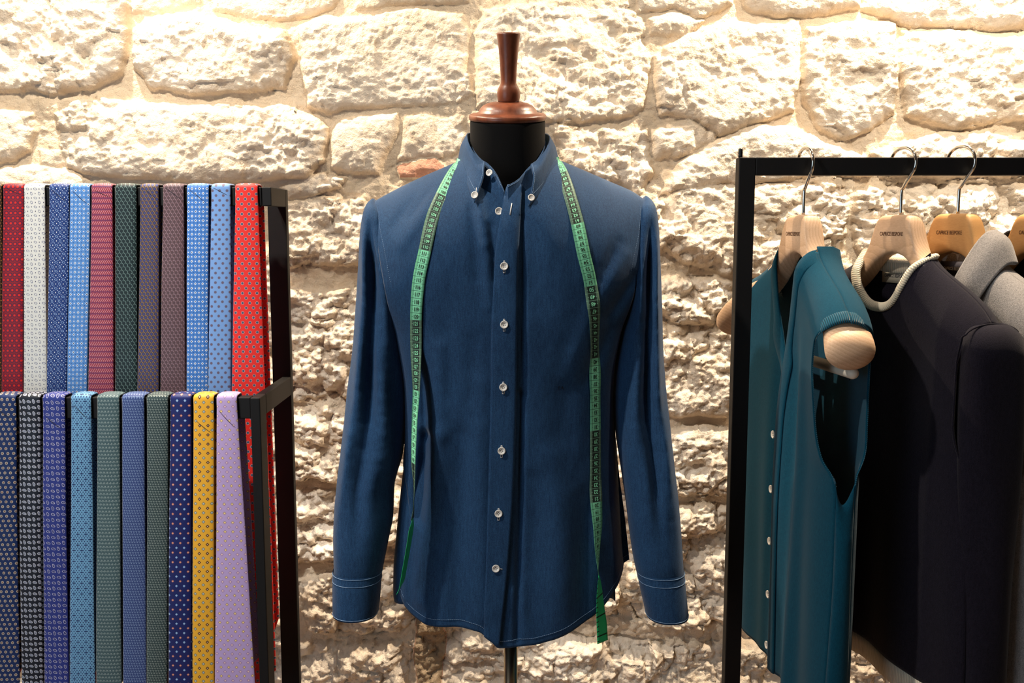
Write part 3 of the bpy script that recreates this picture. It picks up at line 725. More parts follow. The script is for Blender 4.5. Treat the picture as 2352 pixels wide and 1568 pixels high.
sleeve([(458, 853, 862, .012, 1.505), (466, 845, 868, .024, 1.505), (482, 838, 884, .040, 1.502), (510, 832, 900, .050, 1.50), (560, 827, 915, .054, 1.495), (640, 823, 928, .056, 1.492), (720, 818, 932, .058, 1.49), (800, 811, 934, .058, 1.487), (880, 801, 936, .057, 1.482), (960, 793, 934, .056, 1.475), (1040, 783, 925, .054, 1.466), (1120, 774, 905, .052, 1.458), (1180, 769, 903, .050, 1.452), (1240, 767, 892, .048, 1.446), (1290, 768, 882, .044, 1.442), (1318, 768, 876, .040, 1.44)],
       [(1306, 765.5, 878, .042, 1.44), (1340, 765, 875, .043, 1.438), (1380, 765, 872, .043, 1.436), (1405, 766.5, 868, .042, 1.434)], -1, 'l')
sleeve([(452, 1479, 1488, .012, 1.505), (460, 1473, 1496, .024, 1.505), (476, 1462, 1504, .040, 1.502), (505, 1450, 1509, .050, 1.50), (560, 1438, 1513, .054, 1.495), (640, 1432, 1516, .056, 1.492), (705, 1430, 1518, .058, 1.49), (760, 1420, 1520, .058, 1.49), (820, 1413, 1523, .057, 1.487), (900, 1409, 1529, .056, 1.482), (980, 1413, 1538, .055, 1.475), (1060, 1424, 1547, .053, 1.466), (1140, 1436, 1556, .052, 1.458), (1220, 1446, 1563, .049, 1.45), (1280, 1455, 1567, .046, 1.444), (1322, 1464, 1570, .040, 1.44)],
       [(1306, 1462, 1570.5, .042, 1.44), (1340, 1468, 1573, .043, 1.438), (1380, 1477, 1577, .043, 1.436), (1410, 1484, 1580, .042, 1.434)], 1, 'r')

# stitching: short dashes lying on the cloth ------------------------------
def dashes(mb, pts, step=.0030, on=.0019, r=.00030):
    pts = np.array(pts); seg = np.linalg.norm(np.diff(pts, axis=0), axis=1); s = np.concatenate([[0], np.cumsum(seg)])
    def at(q): return np.array([np.interp(q, s, pts[:, k]) for k in range(3)])
    for q in np.arange(0, s[-1]-on, step): mb.tube([at(q), at(q+on)], r, 4)
def sp(pts, off, n=120):
    c = crv([(a, b, 0) for a, b in pts], n); return [on_shirt(q[0], q[1], off) for q in c]
# placket ------------------------------------------------------------------
PL = S([(412, 1178), (422, 1168), (432, 1163), (450, 1158.5), (480, 1153), (560, 1141), (640, 1134), (760, 1129), (900, 1127), (1100, 1122), (1300, 1116), (1440, 1112), (1478, 1112)])
PR = S([(412, 1200), (432, 1199), (480, 1196), (560, 1191), (700, 1188), (900, 1186), (1100, 1180), (1300, 1166), (1440, 1151), (1478, 1146)])
rows = []; uvr = []
for py in np.concatenate([np.linspace(425, 1474, 150)]):
    l, r = PL(py), PR(py); row = []
    for k in np.linspace(0, 1, 11):
        yy = py+(0 if py < 1430 else (k-.5)*26*sstep(1430, 1474, py))
        q = on_shirt(l+(r-l)*k, yy, .0022+.0012*math.sin(k*math.pi)+(.0032*k))
        row.append(q)
    rows.append(row)
mb = MB(); mb.grid(np.array(rows)); mb.build('placket', denim.m, shirt, solid=.0016, offset=-1)
st = MB()
for off_, f_, oo_ in ((9, PL, .0046), (-7, PR, .0066)):
    dashes(st, [on_shirt(f_(py)+off_, py, oo_) for py in np.linspace(436, 1462, 160)])
st.build('placket_stitching', thread.m, shirt)
st = MB(); dashes(st, [on_shirt(x_, y_, .0018) for x_, y_ in zip(*np.array([(a, to_px((0, 0, 0))[1]) for a in (0,)]).T)] if False else [q-np.array([0, .0016, -.004]) for q in front_grid[2, ::3]], .0030, .0024, .00035)
st.build('hem_stitching', thread.m, shirt)
# shoulder/yoke seam and armhole seams
for pts in ([(862, 470), (930, 438), (1000, 408), (1040, 390)], [(1288, 386), (1340, 403), (1410, 430), (1477, 461)]):
    st = MB(); st.tube(sp(pts, .0004, 60), .0006, 6); st.build('shoulder_seam', seam_d.m, shirt)
for pts in ([(866, 470), (872, 520), (884, 580), (897, 650)], [(1472, 468), (1468, 530), (1456, 590), (1444, 650)]):
    st = MB(); dashes(st, sp(pts, .0014, 60), .003, .0020, .0002); st.build('seam_stitching', thread.m, shirt)

# collar --------------------------------------------------------------------
def loft(curves, n, m):
    """curves: list of point lists; smooth along and across"""
    A = np.array([crv(c, n) for c in curves]); return np.array([crv(A[:, j], m) for j in range(n)])
for sd in (0, 1):
    if sd == 0:
        fold = [P(1168, 318, 1.590), P(1110, 308, 1.575), P(1077, 306, 1.53), P(1074, 318, 1.488), P(1084, 344, 1.456), P(1100, 364, 1.437), P(1114, 373, 1.424)]
        mid = [P(1168, 345, 1.602), P(1105, 340, 1.588), P(1062, 335, 1.540), P(1064, 348, 1.482), P(1080, 380, 1.438), P(1094, 402, 1.412), P(1109, 412, 1.400)]
        out = [P(1168, 378, 1.608), P(1100, 372, 1.596), P(1056, 362, 1.546), P(1060, 384, 1.476), P(1070, 412, 1.430), P(1080, 441, 1.402), P(1090, 466, 1.386)]
        frontc = [(1114, 373), (1106, 395), (1104, 420), (1099, 447), (1090, 466)]
    else:
        fold = [P(1168, 318, 1.590), P(1226, 308, 1.575), P(1256, 308, 1.53), P(1262, 320, 1.488), P(1252, 345, 1.456), P(1236, 366, 1.437), P(1219, 378, 1.424)]
        mid = [P(1168, 345, 1.602), P(1232, 340, 1.588), P(1272, 338, 1.540), P(1272, 350, 1.482), P(1256, 384, 1.438), P(1240, 402, 1.414), P(1225, 412, 1.402)]
        out = [P(1168, 378, 1.608), P(1238, 372, 1.596), P(1279, 362, 1.546), P(1275, 384, 1.476), P(1260, 413, 1.434), P(1238, 447, 1.404), P(1214, 475, 1.390)]
    c1 = [p+np.array([0, .004 if i > 2 else -.004, -.004]) for i, p in enumerate(fold)]
    G = loft([fold, [a*.5+b*.5+np.array([0, -.0045 if i > 2 else .003, .001]) for i, (a, b) in enumerate(zip(fold, mid))], mid, out], 60, 26)
    mb = MB(); mb.grid(G, flip=bool(sd)); mb.build('collar_leaf', denim.m, shirt, solid=.0018, offset=0)
    st = MB(); e = G[:, 22]; e2 = G[57, :23]
    dashes(st, [q+np.array([0, -.0014, 0]) for q in e[18:58]], .0028, .0023, .00028); dashes(st, [q+np.array([0, -.0014, 0]) for q in e2], .0028, .0023, .00028)
    st.build('collar_stitching', thread.m, shirt)
    # the stand inside the collar
    if sd == 0:
        top = [P(1168, 322, 1.570), P(1112, 318, 1.558), P(1084, 322, 1.52), P(1086, 340, 1.475), P(1104, 364, 1.446), P(1124, 378, 1.430), P(1142, 402, 1.412), P(1158, 438, 1.398)]
        bot = [P(1168, 372, 1.590), P(1100, 380, 1.585), P(1066, 380, 1.53), P(1068, 395, 1.47), P(1088, 425, 1.432), P(1108, 446, 1.412), P(1130, 462, 1.403), P(1158, 474, 1.394)]
    else:
        top = [P(1168, 322, 1.570), P(1224, 318, 1.558), P(1250, 322, 1.52), P(1249, 340, 1.475), P(1234, 366, 1.446), P(1214, 384, 1.430), P(1192, 410, 1.405), P(1166, 426, 1.392)]
        bot = [P(1168, 372, 1.590), P(1236, 380, 1.585), P(1268, 380, 1.53), P(1266, 395, 1.47), P(1246, 425, 1.432), P(1224, 446, 1.412), P(1200, 458, 1.400), P(1166, 470, 1.391)]
    mb = MB(); mb.grid(loft([top, [a*.5+b*.5 for a, b in zip(top, bot)], bot], 60, 12), flip=bool(sd)); mb.build('collar_stand', denim.m, shirt, solid=.0018, offset=0)
    st = MB(); dashes(st, [q+np.array([0, -.0014, -.001]) for q in loft([top, bot], 60, 24)[30:, 1]], .0028, .0023, .00028); st.build('collar_stitching', thread.m, shirt)

# buttons ---------------------------------------------------------------------
def button(parent, c, r, nrm=(0, -1, 0.05), holes=True, hole_rot=0.2, thr=None, mat=pearl):
    M = Vector(nrm).to_track_quat('Z', 'Y').to_matrix().to_4x4()
    mb = MB(); mb.lathe([(0, 0), (r*.9, 0), (r, r*.12), (r, r*.28), (r*.93, r*.36), (r*.76, r*.33), (r*.66, r*.20), (0, r*.17)], c, 32, M)
    b = mb.build('button', mat.m, parent)
    if holes:
        h = MB(); R3 = np.array(M.to_3x3())
        for k in range(4):
            a = hole_rot+math.pi/4+k*math.pi/2; q = np.array(c)+R3 @ np.array([math.cos(a)*r*.3, math.sin(a)*r*.3, r*.175])
            h.lathe([(0, 0), (r*.12, 0), (r*.12, r*.03), (0, r*.03)], q, 10, M)
        o = h.build('thread_hole', hole_m.m, None); o.parent = b; 
    return b
for i, (x_, y_) in enumerate(((1158, 611), (1158, 745), (1156, 889), (1152, 1035), (1145, 1179), (1139, 1305))):
    q = on_shirt(x_, y_, .0072); st = MB()
    if i < 5:
        a = on_shirt(x_, y_-12, .0070); b = on_shirt(x_, y_+15, .0070); 
        st.tube([a+[-.0008, 0, 0], b+[-.0014, 0, 0]], .0005, 6); st.tube([a+[.0008, 0, 0], b+[.0014, 0, 0]], .0005, 6); st.tube([a+[-.0010, 0, 0], a+[.0010, 0, 0]], .0006, 6); st.tube([b+[-.0016, 0, 0], b+[.0016, 0, 0]], .0007, 6)
    else:
        a = on_shirt(x_+15, y_+2, .0072); st.tube([q+[.004, 0, 0], a], .0006, 6)
    st.build('buttonhole', thread2.m, shirt); button(shirt, q, .0058, hole_rot=.2*i)
button(shirt, on_shirt(1146, 485, .0012), .0056)
button(shirt, P(1124, 397, 1.408), .0050, (-.35, -1, .3))
button(shirt, P(1090.5, 448, 1.3905), .0052, (-.25, -1, .25), False); button(shirt, P(1220, 454, 1.393), .0050, (.25, -1, .25), False)
st = MB(); st.tube([P(1094.5, 431, 1.398), P(1094, 441, 1.393)], .0007, 6); st.build('buttonhole', thread2.m, shirt)
st = MB(); st.tube([P(1223, 440, 1.402), P(1222, 447, 1.398)], .0006, 6); st.build('buttonhole', thread2.m, shirt)
st = MB(); st.tube([on_shirt(1175.5, 467, .0076), on_shirt(1173, 481, .0076), on_shirt(1171.5, 493, .0076)], .0008, 6)
st.build('buttonhole', thread2.m, shirt)
# black monogram on the chest
fc = bpy.data.curves.new('mono', 'FONT'); fc.body = 'E.R.'; fc.size = .0078; fo = bpy.data.objects.new('mono', fc); COL.objects.link(fo)
bpy.context.view_layer.update(); me = fo.evaluated_get(bpy.context.evaluated_depsgraph_get()).to_mesh()
vv = [v_.co.copy() for v_ in me.vertices]; ff = [tuple(p_.vertices) for p_ in me.polygons]; fo.to_mesh_clear(); bpy.data.objects.remove(fo)
mb = MB(); k0 = on_shirt(1282, 895, .001); mb.add([on_shirt(1282+v_.x*F/1.39*.78, 894-v_.y*F/1.39*.8, .0016) for v_ in vv], ff); mb.build('monogram', black_emb.m, shirt, smooth=False)
# ================================================================== MEASURING TAPE
GL_ = []
_tcache = {}
def text_mesh(s, ext=0.0):
    if s in _tcache: return _tcache[s]
    fc = bpy.data.curves.new('t', 'FONT'); fc.body = s; fc.size = 1.0; fc.align_x = 'CENTER'; fc.offset = .018; fc.resolution_u = 4
    fo = bpy.data.objects.new('t', fc); COL.objects.link(fo); bpy.context.view_layer.update()
    me = fo.evaluated_get(bpy.context.evaluated_depsgraph_get()).to_mesh()
    r = ([(v.co.x, v.co.y) for v in me.vertices], [tuple(p.vertices) for p in me.polygons]); fo.to_mesh_clear(); bpy.data.objects.remove(fo); bpy.data.curves.remove(fc)
    _tcache[s] = r; return r
tape_m = Mat('vinyl_tape', rough=.5, spec=.3); u_, v_ = tape_m.uv()
dec = ((v_-.5)/10+1).floor().mod2()       # 1 = dark decade
cell = (v_-.5).fract(); edge = (u_.abs()).gt(.30)
light = tape_m.mix(edge, srgb(138, 224, 180), srgb(100, 172, 136)); dark = tape_m.mix(edge, srgb(38, 52, 46), srgb(92, 124, 104))
c = tape_m.mix(dec, light, dark)
mmk = ((v_*10+.5).fract()-.5).abs().lt(.09)*(u_.abs()).gt(.41)
c = tape_m.mix(mmk*.7, c, srgb(30, 44, 38))
line = ((cell-.5).abs()).gt(.468); c = tape_m.mix(line, c, tape_m.mix(dec, srgb(38, 84, 64), srgb(120, 160, 136)))
half = ((cell-.5).abs()).lt(.03)*(u_.abs()).gt(.27)*(u_.abs()).lt(.36); c = tape_m.mix(half, c, tape_m.mix(dec, srgb(38, 84, 64), srgb(150, 190, 160)))
tape_m.color(c)
back_m = Mat('vinyl_tape_back', rough=.5, spec=.3); u2, v2 = back_m.uv()
tk = ((v2*4+.5).fract()-.5).abs().lt(.10)*u2.lt(-.28); c2 = back_m.mix(tk, srgb(34, 176, 108), srgb(14, 40, 28)); ln = ((v2-.5).fract()-.5).abs().gt(.465)
c2 = back_m.mix(ln, c2, srgb(14, 40, 28)); back_m.color(c2)
ink_d = Mat('black_ink', srgb(18, 26, 22), .6); ink_l = Mat('pale_green_ink', srgb(150, 236, 190), .6)
tape = thing('measuring_tape', 'green tailor\'s measuring tape draped around the shirt collar, both ends hanging down', 'tape measure', (0, 1.45, pz(380)))
def ribbon(pts, vmap, n, name, mat, up, numbers, Yf=None, ysw=(700, 830)):
    """pts: (py, centre px, width px signed as seen, yaw of the ribbon in degrees, offset from the cloth)"""
    f = S([(p[0], p[1:]) for p in pts]); ys = np.linspace(pts[0][0], pts[-1][0], n)
    W = .020
    def frame_at(py):
        cx, wpx, yaw, off = f(py); dcx = (f(min(py+2, pts[-1][0]))[0]-f(max(py-2, pts[0][0]))[0])/(min(py+2, pts[-1][0])-max(py-2, pts[0][0]))
        c = on_shirt(cx, py, off) if Yf is None or py < 800 else P(cx, py, Yf(py))
        s2 = np.array([1, 0, dcx*1.0]); s2 = s2/np.linalg.norm(s2)      # across the tape, square to its run in the picture plane
        g_ = (float(front_y(np.array(c[0]+.009), np.array(c[2])))-float(front_y(np.array(c[0]-.009), np.array(c[2]))))/.018
        gy = max(-55, min(55, math.degrees(math.atan(g_)))); wy = float(sstep(*ysw, py)); yaw = math.radians(gy*(1-wy)+yaw*wy)
        side = np.array([s2[0]*math.cos(yaw), math.sin(yaw), s2[2]*math.cos(yaw)])
        nrm = np.cross(side, [0, 0, 1.0]); nrm = nrm/np.linalg.norm(nrm)
        if nrm[1] > 0 and math.cos(yaw) > 0: nrm = -nrm
        return c, side, nrm, wpx
    FT = [frame_at(q) for q in ys]; FT = [np.array([f_[k] for f_ in FT]) for k in range(4)]
    def frame(q):
        k = (q-ys[0])/(ys[-1]-ys[0])*(n-1); k = min(max(k, 0), n-1.001); i = int(k); t = k-i
        return [a[i]*(1-t)+a[i+1]*t for a in FT]
    rows = []; uv = []
    for py in ys:
        c, sd_, nr, wp = frame(py); row = []
        for k in np.linspace(-.5, .5, 7): row.append(c+sd_*k*W*wp); uv.append((k, vmap(py)))
        rows.append(row)
    mb = MB(); mb.grid(np.array(rows), uv=np.array(uv).reshape(n, 7, 2)); o = mb.build(name, mat.m, tape, solid=.0005, offset=0)
    TG = {}
    inv = S(sorted((vmap(y), y) for y in ys)[::4])
    for num in numbers:
        vv, ff = text_mesh(str(num)); dark = (((num-1)//10) % 2 == 1) if True else 0
        tgt = TG.setdefault(int((num-.51)//10), MB()); pts3 = []
        for tx, ty in vv:
            su = 1 if up else -1
            vnum = num-(ty-.34)*.78
            c, sd_, nr, wp = frame(float(inv(vnum)))
            pts3.append(c+sd_*(tx*su)*.0076*(.92 if num < 100 else .78)+nr*.0009)
        tgt.add(pts3, ff)
    for kd, mb2 in TG.items():
        mb2.build('light_numerals' if kd % 2 == 0 else 'dark_numerals', (ink_l if kd % 2 == 0 else ink_d).m, tape, smooth=False)
YT0 = on_shirt(955.5, 800, .006)[1]
# left hanging half: numbers rise downwards
vl = S([(360, 92.0), (392, 95), (441, 100), (454, 101), (505, 105), (567, 110), (582, 111), (643, 115), (727, 120), (743, 121), (810, 125), (888, 130), (970, 135), (1060, 140.3), (1200, 148), (1240, 150)])
ribbon([(366, 1056, .55, 50, .003), (380, 1049, .85, 38, .003), (400, 1038, .95, 25, .0025), (441, 1018.5, 1, 12, .0025), (505, 992, 1, 4, .0025), (575, 976, 1, 0, .003), (650, 961, 1, -6, .003), (730, 955.5, 1, -12, .005), (820, 955.5, 1, -34, .007), (890, 956, 1, -52, .009), (960, 952.5, 1, -60, .010), (1060, 949.5, 1, -67, .018), (1120, 951, 1, -80, .022), (1165, 950, 1, -89, .022), (1192, 947.5, 1, -98, .016)], vl, 260, 'tape_ribbon', tape_m, True, list(range(95, 141)), lambda py: YT0+(1.372-YT0)*min(1, (py-800)/250))
f_ = S([(1188, 947.8), (1222, 943.5), (1260, 937.5), (1302, 930), (1343, 922), (1358, 914)]); rows = []; uv = []
for py in np.linspace(1188, 1358, 60):
    yaw = math.radians(74+16*sstep(1215, 1188, py)+8*sstep(1330, 1356, py)); c = P(float(f_(py)), py, 1.372); sd_ = np.array([math.cos(yaw), math.sin(yaw), .14])
    rows.append([c+sd_*k*.02 for k in np.linspace(-.5, .5, 7)]); uv += [(k, (py-1200)/40.) for k in np.linspace(-.5, .5, 7)]
plain_green = Mat('vinyl_plain_back', srgb(30, 178, 112), .5, spec=.3)
mb = MB(); mb.grid(np.array(rows), uv=np.array(uv).reshape(60, 7, 2)); mb.build('tape_end', plain_green.m, tape, solid=.0005)
# right hanging half: numbers fall downwards and stand upside down
vr = S([(362, 74.0), (392, 71), (400, 70), (446, 66), (507, 61), (519, 60), (579, 55.6), (649, 51), (665, 50), (740, 45.5), (813, 41), (831, 40), (980, 31), (997, 30), (1145, 21), (1160, 20), (1230, 15.5), (1300, 11)])
ribbon([(362, 1277, .5, -55, .003), (378, 1284, .85, -42, .003), (400, 1293, .95, -26, .0025), (446, 1308, 1, -12, .0025), (512, 1326, 1, -5, .0025), (580, 1340, 1, 0, .003), (650, 1356, 1, 4, .003), (740, 1366, 1, 6, .003), (830, 1366.5, 1, 4, .003), (980, 1368, 1, 2, .003), (1100, 1368, 1, 2, .003), (1160, 1370, 1, 25, .004), (1215, 1373, 1, 45, .005), (1260, 1373, 1, 62, .007), (1300, 1374, 1, 80, .010), (1318, 1374.5, 1, 88, .011)], vr, 260, 'tape_ribbon', tape_m, False, list(range(12, 73)), None, (1090, 1160))
rows = []; uv = []
fr = S([(1316, (1374.5, 88)), (1350, (1376.5, 66)), (1400, (1379, 48)), (1440, (1382.5, 35)), (1473, (1384, 32))])
for py in np.linspace(1316, 1474, 70):
    cx, yaw = fr(py); yaw = math.radians(yaw); base = on_shirt(1374.5, 1316, .011)
    c = P(cx, py, base[1]-.002-.004*(py-1316)/158); sd_ = np.array([math.cos(yaw), math.sin(yaw), .10])
    rows.append([c+sd_*k*.02 for k in np.linspace(-.5, .5, 7)]); uv += [(k, (1480-py)/45.) for k in np.linspace(-.5, .5, 7)]
mb = MB(); mb.grid(np.array(rows), uv=np.array(uv).reshape(70, 7, 2)); mb.build('tape_end', back_m.m, tape, solid=.0005)
# the part lying behind the neck, under the collar
q = crv([P(1062, 362, 1.500), P(1063, 352, 1.538), P(1108, 352, 1.588), P(1168, 356, 1.600), P(1228, 352, 1.588), P(1270, 352, 1.538), P(1272, 362, 1.500)], 60)
rows = [[p+np.array([0, .0, k*.012]) for k in (-.5, -.25, 0, .25, .5)] for p in q]
mb = MB(); mb.grid(np.array(rows)); mb.build('tape_neck_loop', plain_green.m, tape, solid=.0005)
# ================================================================== WOODEN HANGERS
beech = Mat('pale_beech', rough=.55, spec=.35)
_c = beech.objco((1, 1, 1)); _wv = beech.node('ShaderNodeTexWave', wave_type='RINGS', rings_direction='X', wave_profile='SAW')
_mp = beech.node('ShaderNodeMapping'); _tc = beech.node('ShaderNodeTexCoord'); beech.nt.links.new(_tc.outputs['Object'], _mp.inputs[0]); _mp.inputs['Location'].default_value = (0, .045, .03)
_wv.inputs['Scale'].default_value = 62; _wv.inputs['Distortion'].default_value = 1.6; _wv.inputs['Detail'].default_value = 2; _wv.inputs['Detail Scale'].default_value = 1.4
beech.nt.links.new(_mp.outputs[0], _wv.inputs['Vector']); _w = N(beech.nt, _wv.outputs['Fac']); _f = beech.noise(beech.objco((.25, 1, 1)), 700, 3, .6)
beech.color(beech.mix(_w*.55+(_f-.5)*1.2+.1, srgb(226, 192, 160), srgb(198, 158, 122)))
beech2 = Mat('honey_beech', rough=.55, spec=.35); _f2 = beech2.noise(beech2.objco((.25, 1, 1)), 700, 3, .6); beech2.color(beech2.mix(_f2, srgb(222, 172, 112), srgb(200, 146, 88)))
burn = Mat('branded_print', srgb(92, 52, 24), .8); whitebar = Mat('flocked_bar', srgb(232, 222, 204), .6)
label_m = Mat('woven_label', srgb(206, 198, 180), .8); label_w = Mat('white_woven_label', srgb(206, 214, 224), .8); label_k = Mat('dark_label_print', srgb(58, 56, 66), .8)
ztop_h = S([(0, 0), (.026, -.0005), (.034, -.003), (.040, -.012), (.046, -.030), (.054, -.050), (.068, -.070), (.09, -.087), (.12, -.103), (.16, -.122), (.20, -.146), (.222, -.166)])
zbot_h = S([(0, -.062), (.018, -.066), (.034, -.075), (.046, -.086), (.054, -.095), (.062, -.104), (.08, -.122), (.12, -.150), (.16, -.172), (.20, -.205), (.222, -.224)])
tf_h = S([(0, .0165), (.03, .0165), (.05, .017), (.08, .0175), (.12, .021), (.16, .028), (.20, .036), (.222, .039)])
def hanger_frame(pxh, theta, pyt=493):
    c = P(pxh, pyt, 1.5825); th = math.radians(theta)
    return c, th
def hw(c, th, u, f, z):
    """hanger-local (along the arm, forward, up) to the place"""
    return np.stack(np.broadcast_arrays(c[0]+u*math.sin(th)-f*math.cos(th), c[1]-u*math.cos(th)-f*math.sin(th), c[2]+z), -1)
def fbend(u): return .024*(np.abs(u)/.222)**2
def make_hanger(label, c, th, mat, text='CAPRICE BESPOKE', bar_=False, slim=1.0):
    root = thing('clothes_hanger', label, 'clothes hanger', (c[0], c[1], c[2]), 'wooden hangers on the garment rack')
    # the wooden body, one continuous piece; end caps rounded
    ed = .218+.022*np.sin(np.linspace(0, math.pi/2, 14)); us = np.concatenate([-ed[::-1][:-1], np.linspace(-.218, .218, 121), ed[1:]])
    rows = []
    for u in us:
        a = min(abs(u), .222); e = min(1, max(0, (abs(u)-.218)/.022)); k = math.sqrt(max(0, 1-e*e))*.999+.001
        zt, zb, tf = float(ztop_h(a)), float(zbot_h(a)), float(tf_h(a)); zc = (zt+zb)/2; hh = (zt-zb)/2*k; tf *= k*(1-(1-slim)*float(sstep(.1, .17, a)))
        t = np.linspace(0, 2*math.pi, 40, endpoint=False); ex = .5 if a < .04 else .5+.45*min(1, (a-.04)/.10)
        fc, sn_ = np.cos(t), np.sin(t)
        rows.append(hw(np.zeros(3), th, np.full(40, u), float(fbend(a))+tf*np.sign(fc)*np.abs(fc)**ex, zc+hh*np.sign(sn_)*np.abs(sn_)**ex))
    # built in hanger axes so that the grain follows the arm
    rows2 = []
    for u, r in zip(us, rows): rows2.append(r)
    R = np.array(rows2)
    mb = MB(); mb.grid(R, cv=True); n = 40; mb.f.append(tuple(range(n))[::-1]); mb.f.append(tuple((len(us)-1)*n+i for i in range(n)))
    # object frame: turn so that local X runs along the arm
    o = mb.build('hanger_body', mat.m, None)
    Mx = Matrix(((math.sin(th), -math.cos(th), 0, 0), (-math.cos(th), -math.sin(th), 0, 0), (0, 0, 1, 0), (0, 0, 0, 1)))
    o.data.transform(Mx.inverted()); o.parent = root; o.matrix_local = Mx
    o.data.update()
    pts = [(0, 0, -.002), (0, 0, .036), (.004, 0, .044), (.018, 0, .062), (.026, 0, .072), (.0285, 0, .082), (.027, 0, .091), (.0205, 0, .1005), (.010, 0, .1062), (0, 0, .1078), (-.010, 0, .1062), (-.0205, 0, .1005), (-.027, 0, .091), (-.0285, 0, .080), (-.027, 0, .070)]
    q = crv([hw(c, th, *p) for p in pts], 90); mb = MB(); mb.tube(q, .0027, 14); mb.build('hook', chrome.m, root)
    vv, ff = text_mesh(text); mb = MB()
    mb.add([hw(c, th, tx*.0064, float(fbend(tx*.0064))+float(tf_h(abs(tx*.0064)))+.0004, -.034+ty*.0088) for tx, ty in vv], ff); mb.build('hanger_lettering', burn.m, root, smooth=False)
    if bar_:
        aa = np.linspace(0, math.pi/2, 8); ue = list(.197+.009*np.sin(aa)); re_ = list(.0088*np.cos(aa)+.0001)
        q = [hw(c, th, u, .006, -.232) for u in [-v_ for v_ in ue[::-1]]+list(np.linspace(-.19, .19, 20))+ue]
        r = re_[::-1]+[.0088]*20+re_
        mb = MB(); mb.tube(q, r, 20); mb.build('trouser_bar', whitebar.m, root)
        for s_ in (-1, 1):
            mb = MB(); mb.tube([hw(c, th, s_*.192, .006, -.19), hw(c, th, s_*.192, .006, -.243)], .0016, 8); mb.build('bar_pin', chrome.m, root)
    return root

# ================================================================== GARMENTS ON HANGERS
def knit(name, c1, c2, scale=1400, sheen=.35):
    m = Mat(name, c1, .95, sheen=sheen, spec=.12); n = m.noise(m.objco(), scale, 2, .7); n2 = m.noise(m.objco((1, 1, .2)), scale*.6, 2, .6)
    m.color(m.mix((n-.5)*1.8+.5+(n2-.5)*.8, c1, c2)); m.bump(n, .0007, .8); return m
def ribknit(name, c1, c2, n_per_m, axis=0):
    m = Mat(name, c1, .95, sheen=.3, spec=.12); u, v = m.uv(); k = (u if axis == 0 else v)
    w = (k*(6.2832*n_per_m)).sin()*.5+.5; m.color(m.mix(w, c1, c2)); m.bump(w, .0012, 1.0); return m
def ztop_g(u, pad=.005):
    a = np.abs(u); return ztop_h(np.clip(a, 0, .222))+pad-np.clip(a-.222, 0, 1)*1.2
def panel(c, th, side, uin, uout, zb, Ff, fr=1, ns=46, nt=150, zt=None, wav=None, flipz=1, rid=.09, pw=1.6):
    """side=+1 near half, -1 far half; fr=+1 front, -1 back"""
    s = np.linspace(0, 1, ns)[None, :]; t = (1-(1-np.linspace(0, 1, nt))**pw)[:, None]
    ztf = zt or (lambda u: ztop_g(u)); zbf = zb if callable(zb) else (lambda u: zb+0*u)
    u = uin(np.full((1, 1), -.5))+(uout(np.full((1, 1), -.5))-uin(np.full((1, 1), -.5)))*s+0*t
    z = zbf(u)+t*(ztf(u)-zbf(u))
    for _ in range(16):
        un = uin(z)+(uout(z)-uin(z))*s; u = .5*u+.5*un; z = zbf(u)+t*(ztf(u)-zbf(u))
    d = np.clip((ztop_g(u)-z)/rid, 0, 1); rg = (1-(1-d)**2)**.5
    f = Ff(u, z)*rg
    if wav is not None: f = f+wav(u*side, z)*sstep(0, .1, ztop_g(u)-z)
    G = hw(c, th, u*side, fr*f+fbend(u), z)
    return G, u, z
C1, T1 = hanger_frame(1845, 8); C2, T2 = hanger_frame(2068, 20); C3, T3 = hanger_frame(2200, 22, 490); C4, T4 = hanger_frame(2392, 22, 490)
make_hanger('pale beech hanger with trouser bar inside the teal knitted waistcoat', C1, T1, beech, bar_=True)
make_hanger('pale beech hanger inside the navy sweater with cream collar trim', C2, T2, beech, slim=.62)
make_hanger('honey-coloured beech hanger inside the grey shawl-collar cardigan', C3, T3, beech2, slim=.62)
make_hanger('honey-coloured beech hanger inside the black garment at the right edge', C4, T4, beech2, slim=.62)

def side_panel(c, th, side, ef, zf, eb, zb, ztop, mat, parent):
    zz = np.linspace(max(zf.min(), zb.min())+.001, ztop, 60); rows = []
    for z_ in zz:
        kd_ = math.exp(-(ztop-z_)/.05)
        a = np.array([np.interp(z_, zf, ef[:, k]) for k in range(3)]); b = np.array([np.interp(z_, zb, eb[:, k]) for k in range(3)])
        o_ = hw(np.zeros(3), th, side*.010*min(1, (ztop-z_)/.08), 0, 0)
        rows.append([a+(b-a)*t+o_*math.sin(t*math.pi)**.6-np.array([0, 0, .034*kd_*math.sin(math.pi*t**.8)]) for t in np.linspace(0, 1, 12)])
    mb = MB(); mb.grid(np.array(rows), uv=[[(j*.004, z_) for j in range(12)] for z_ in zz], flip=side > 0); mb.build('side_panel', mat.m, parent, solid=.0022, offset=0)
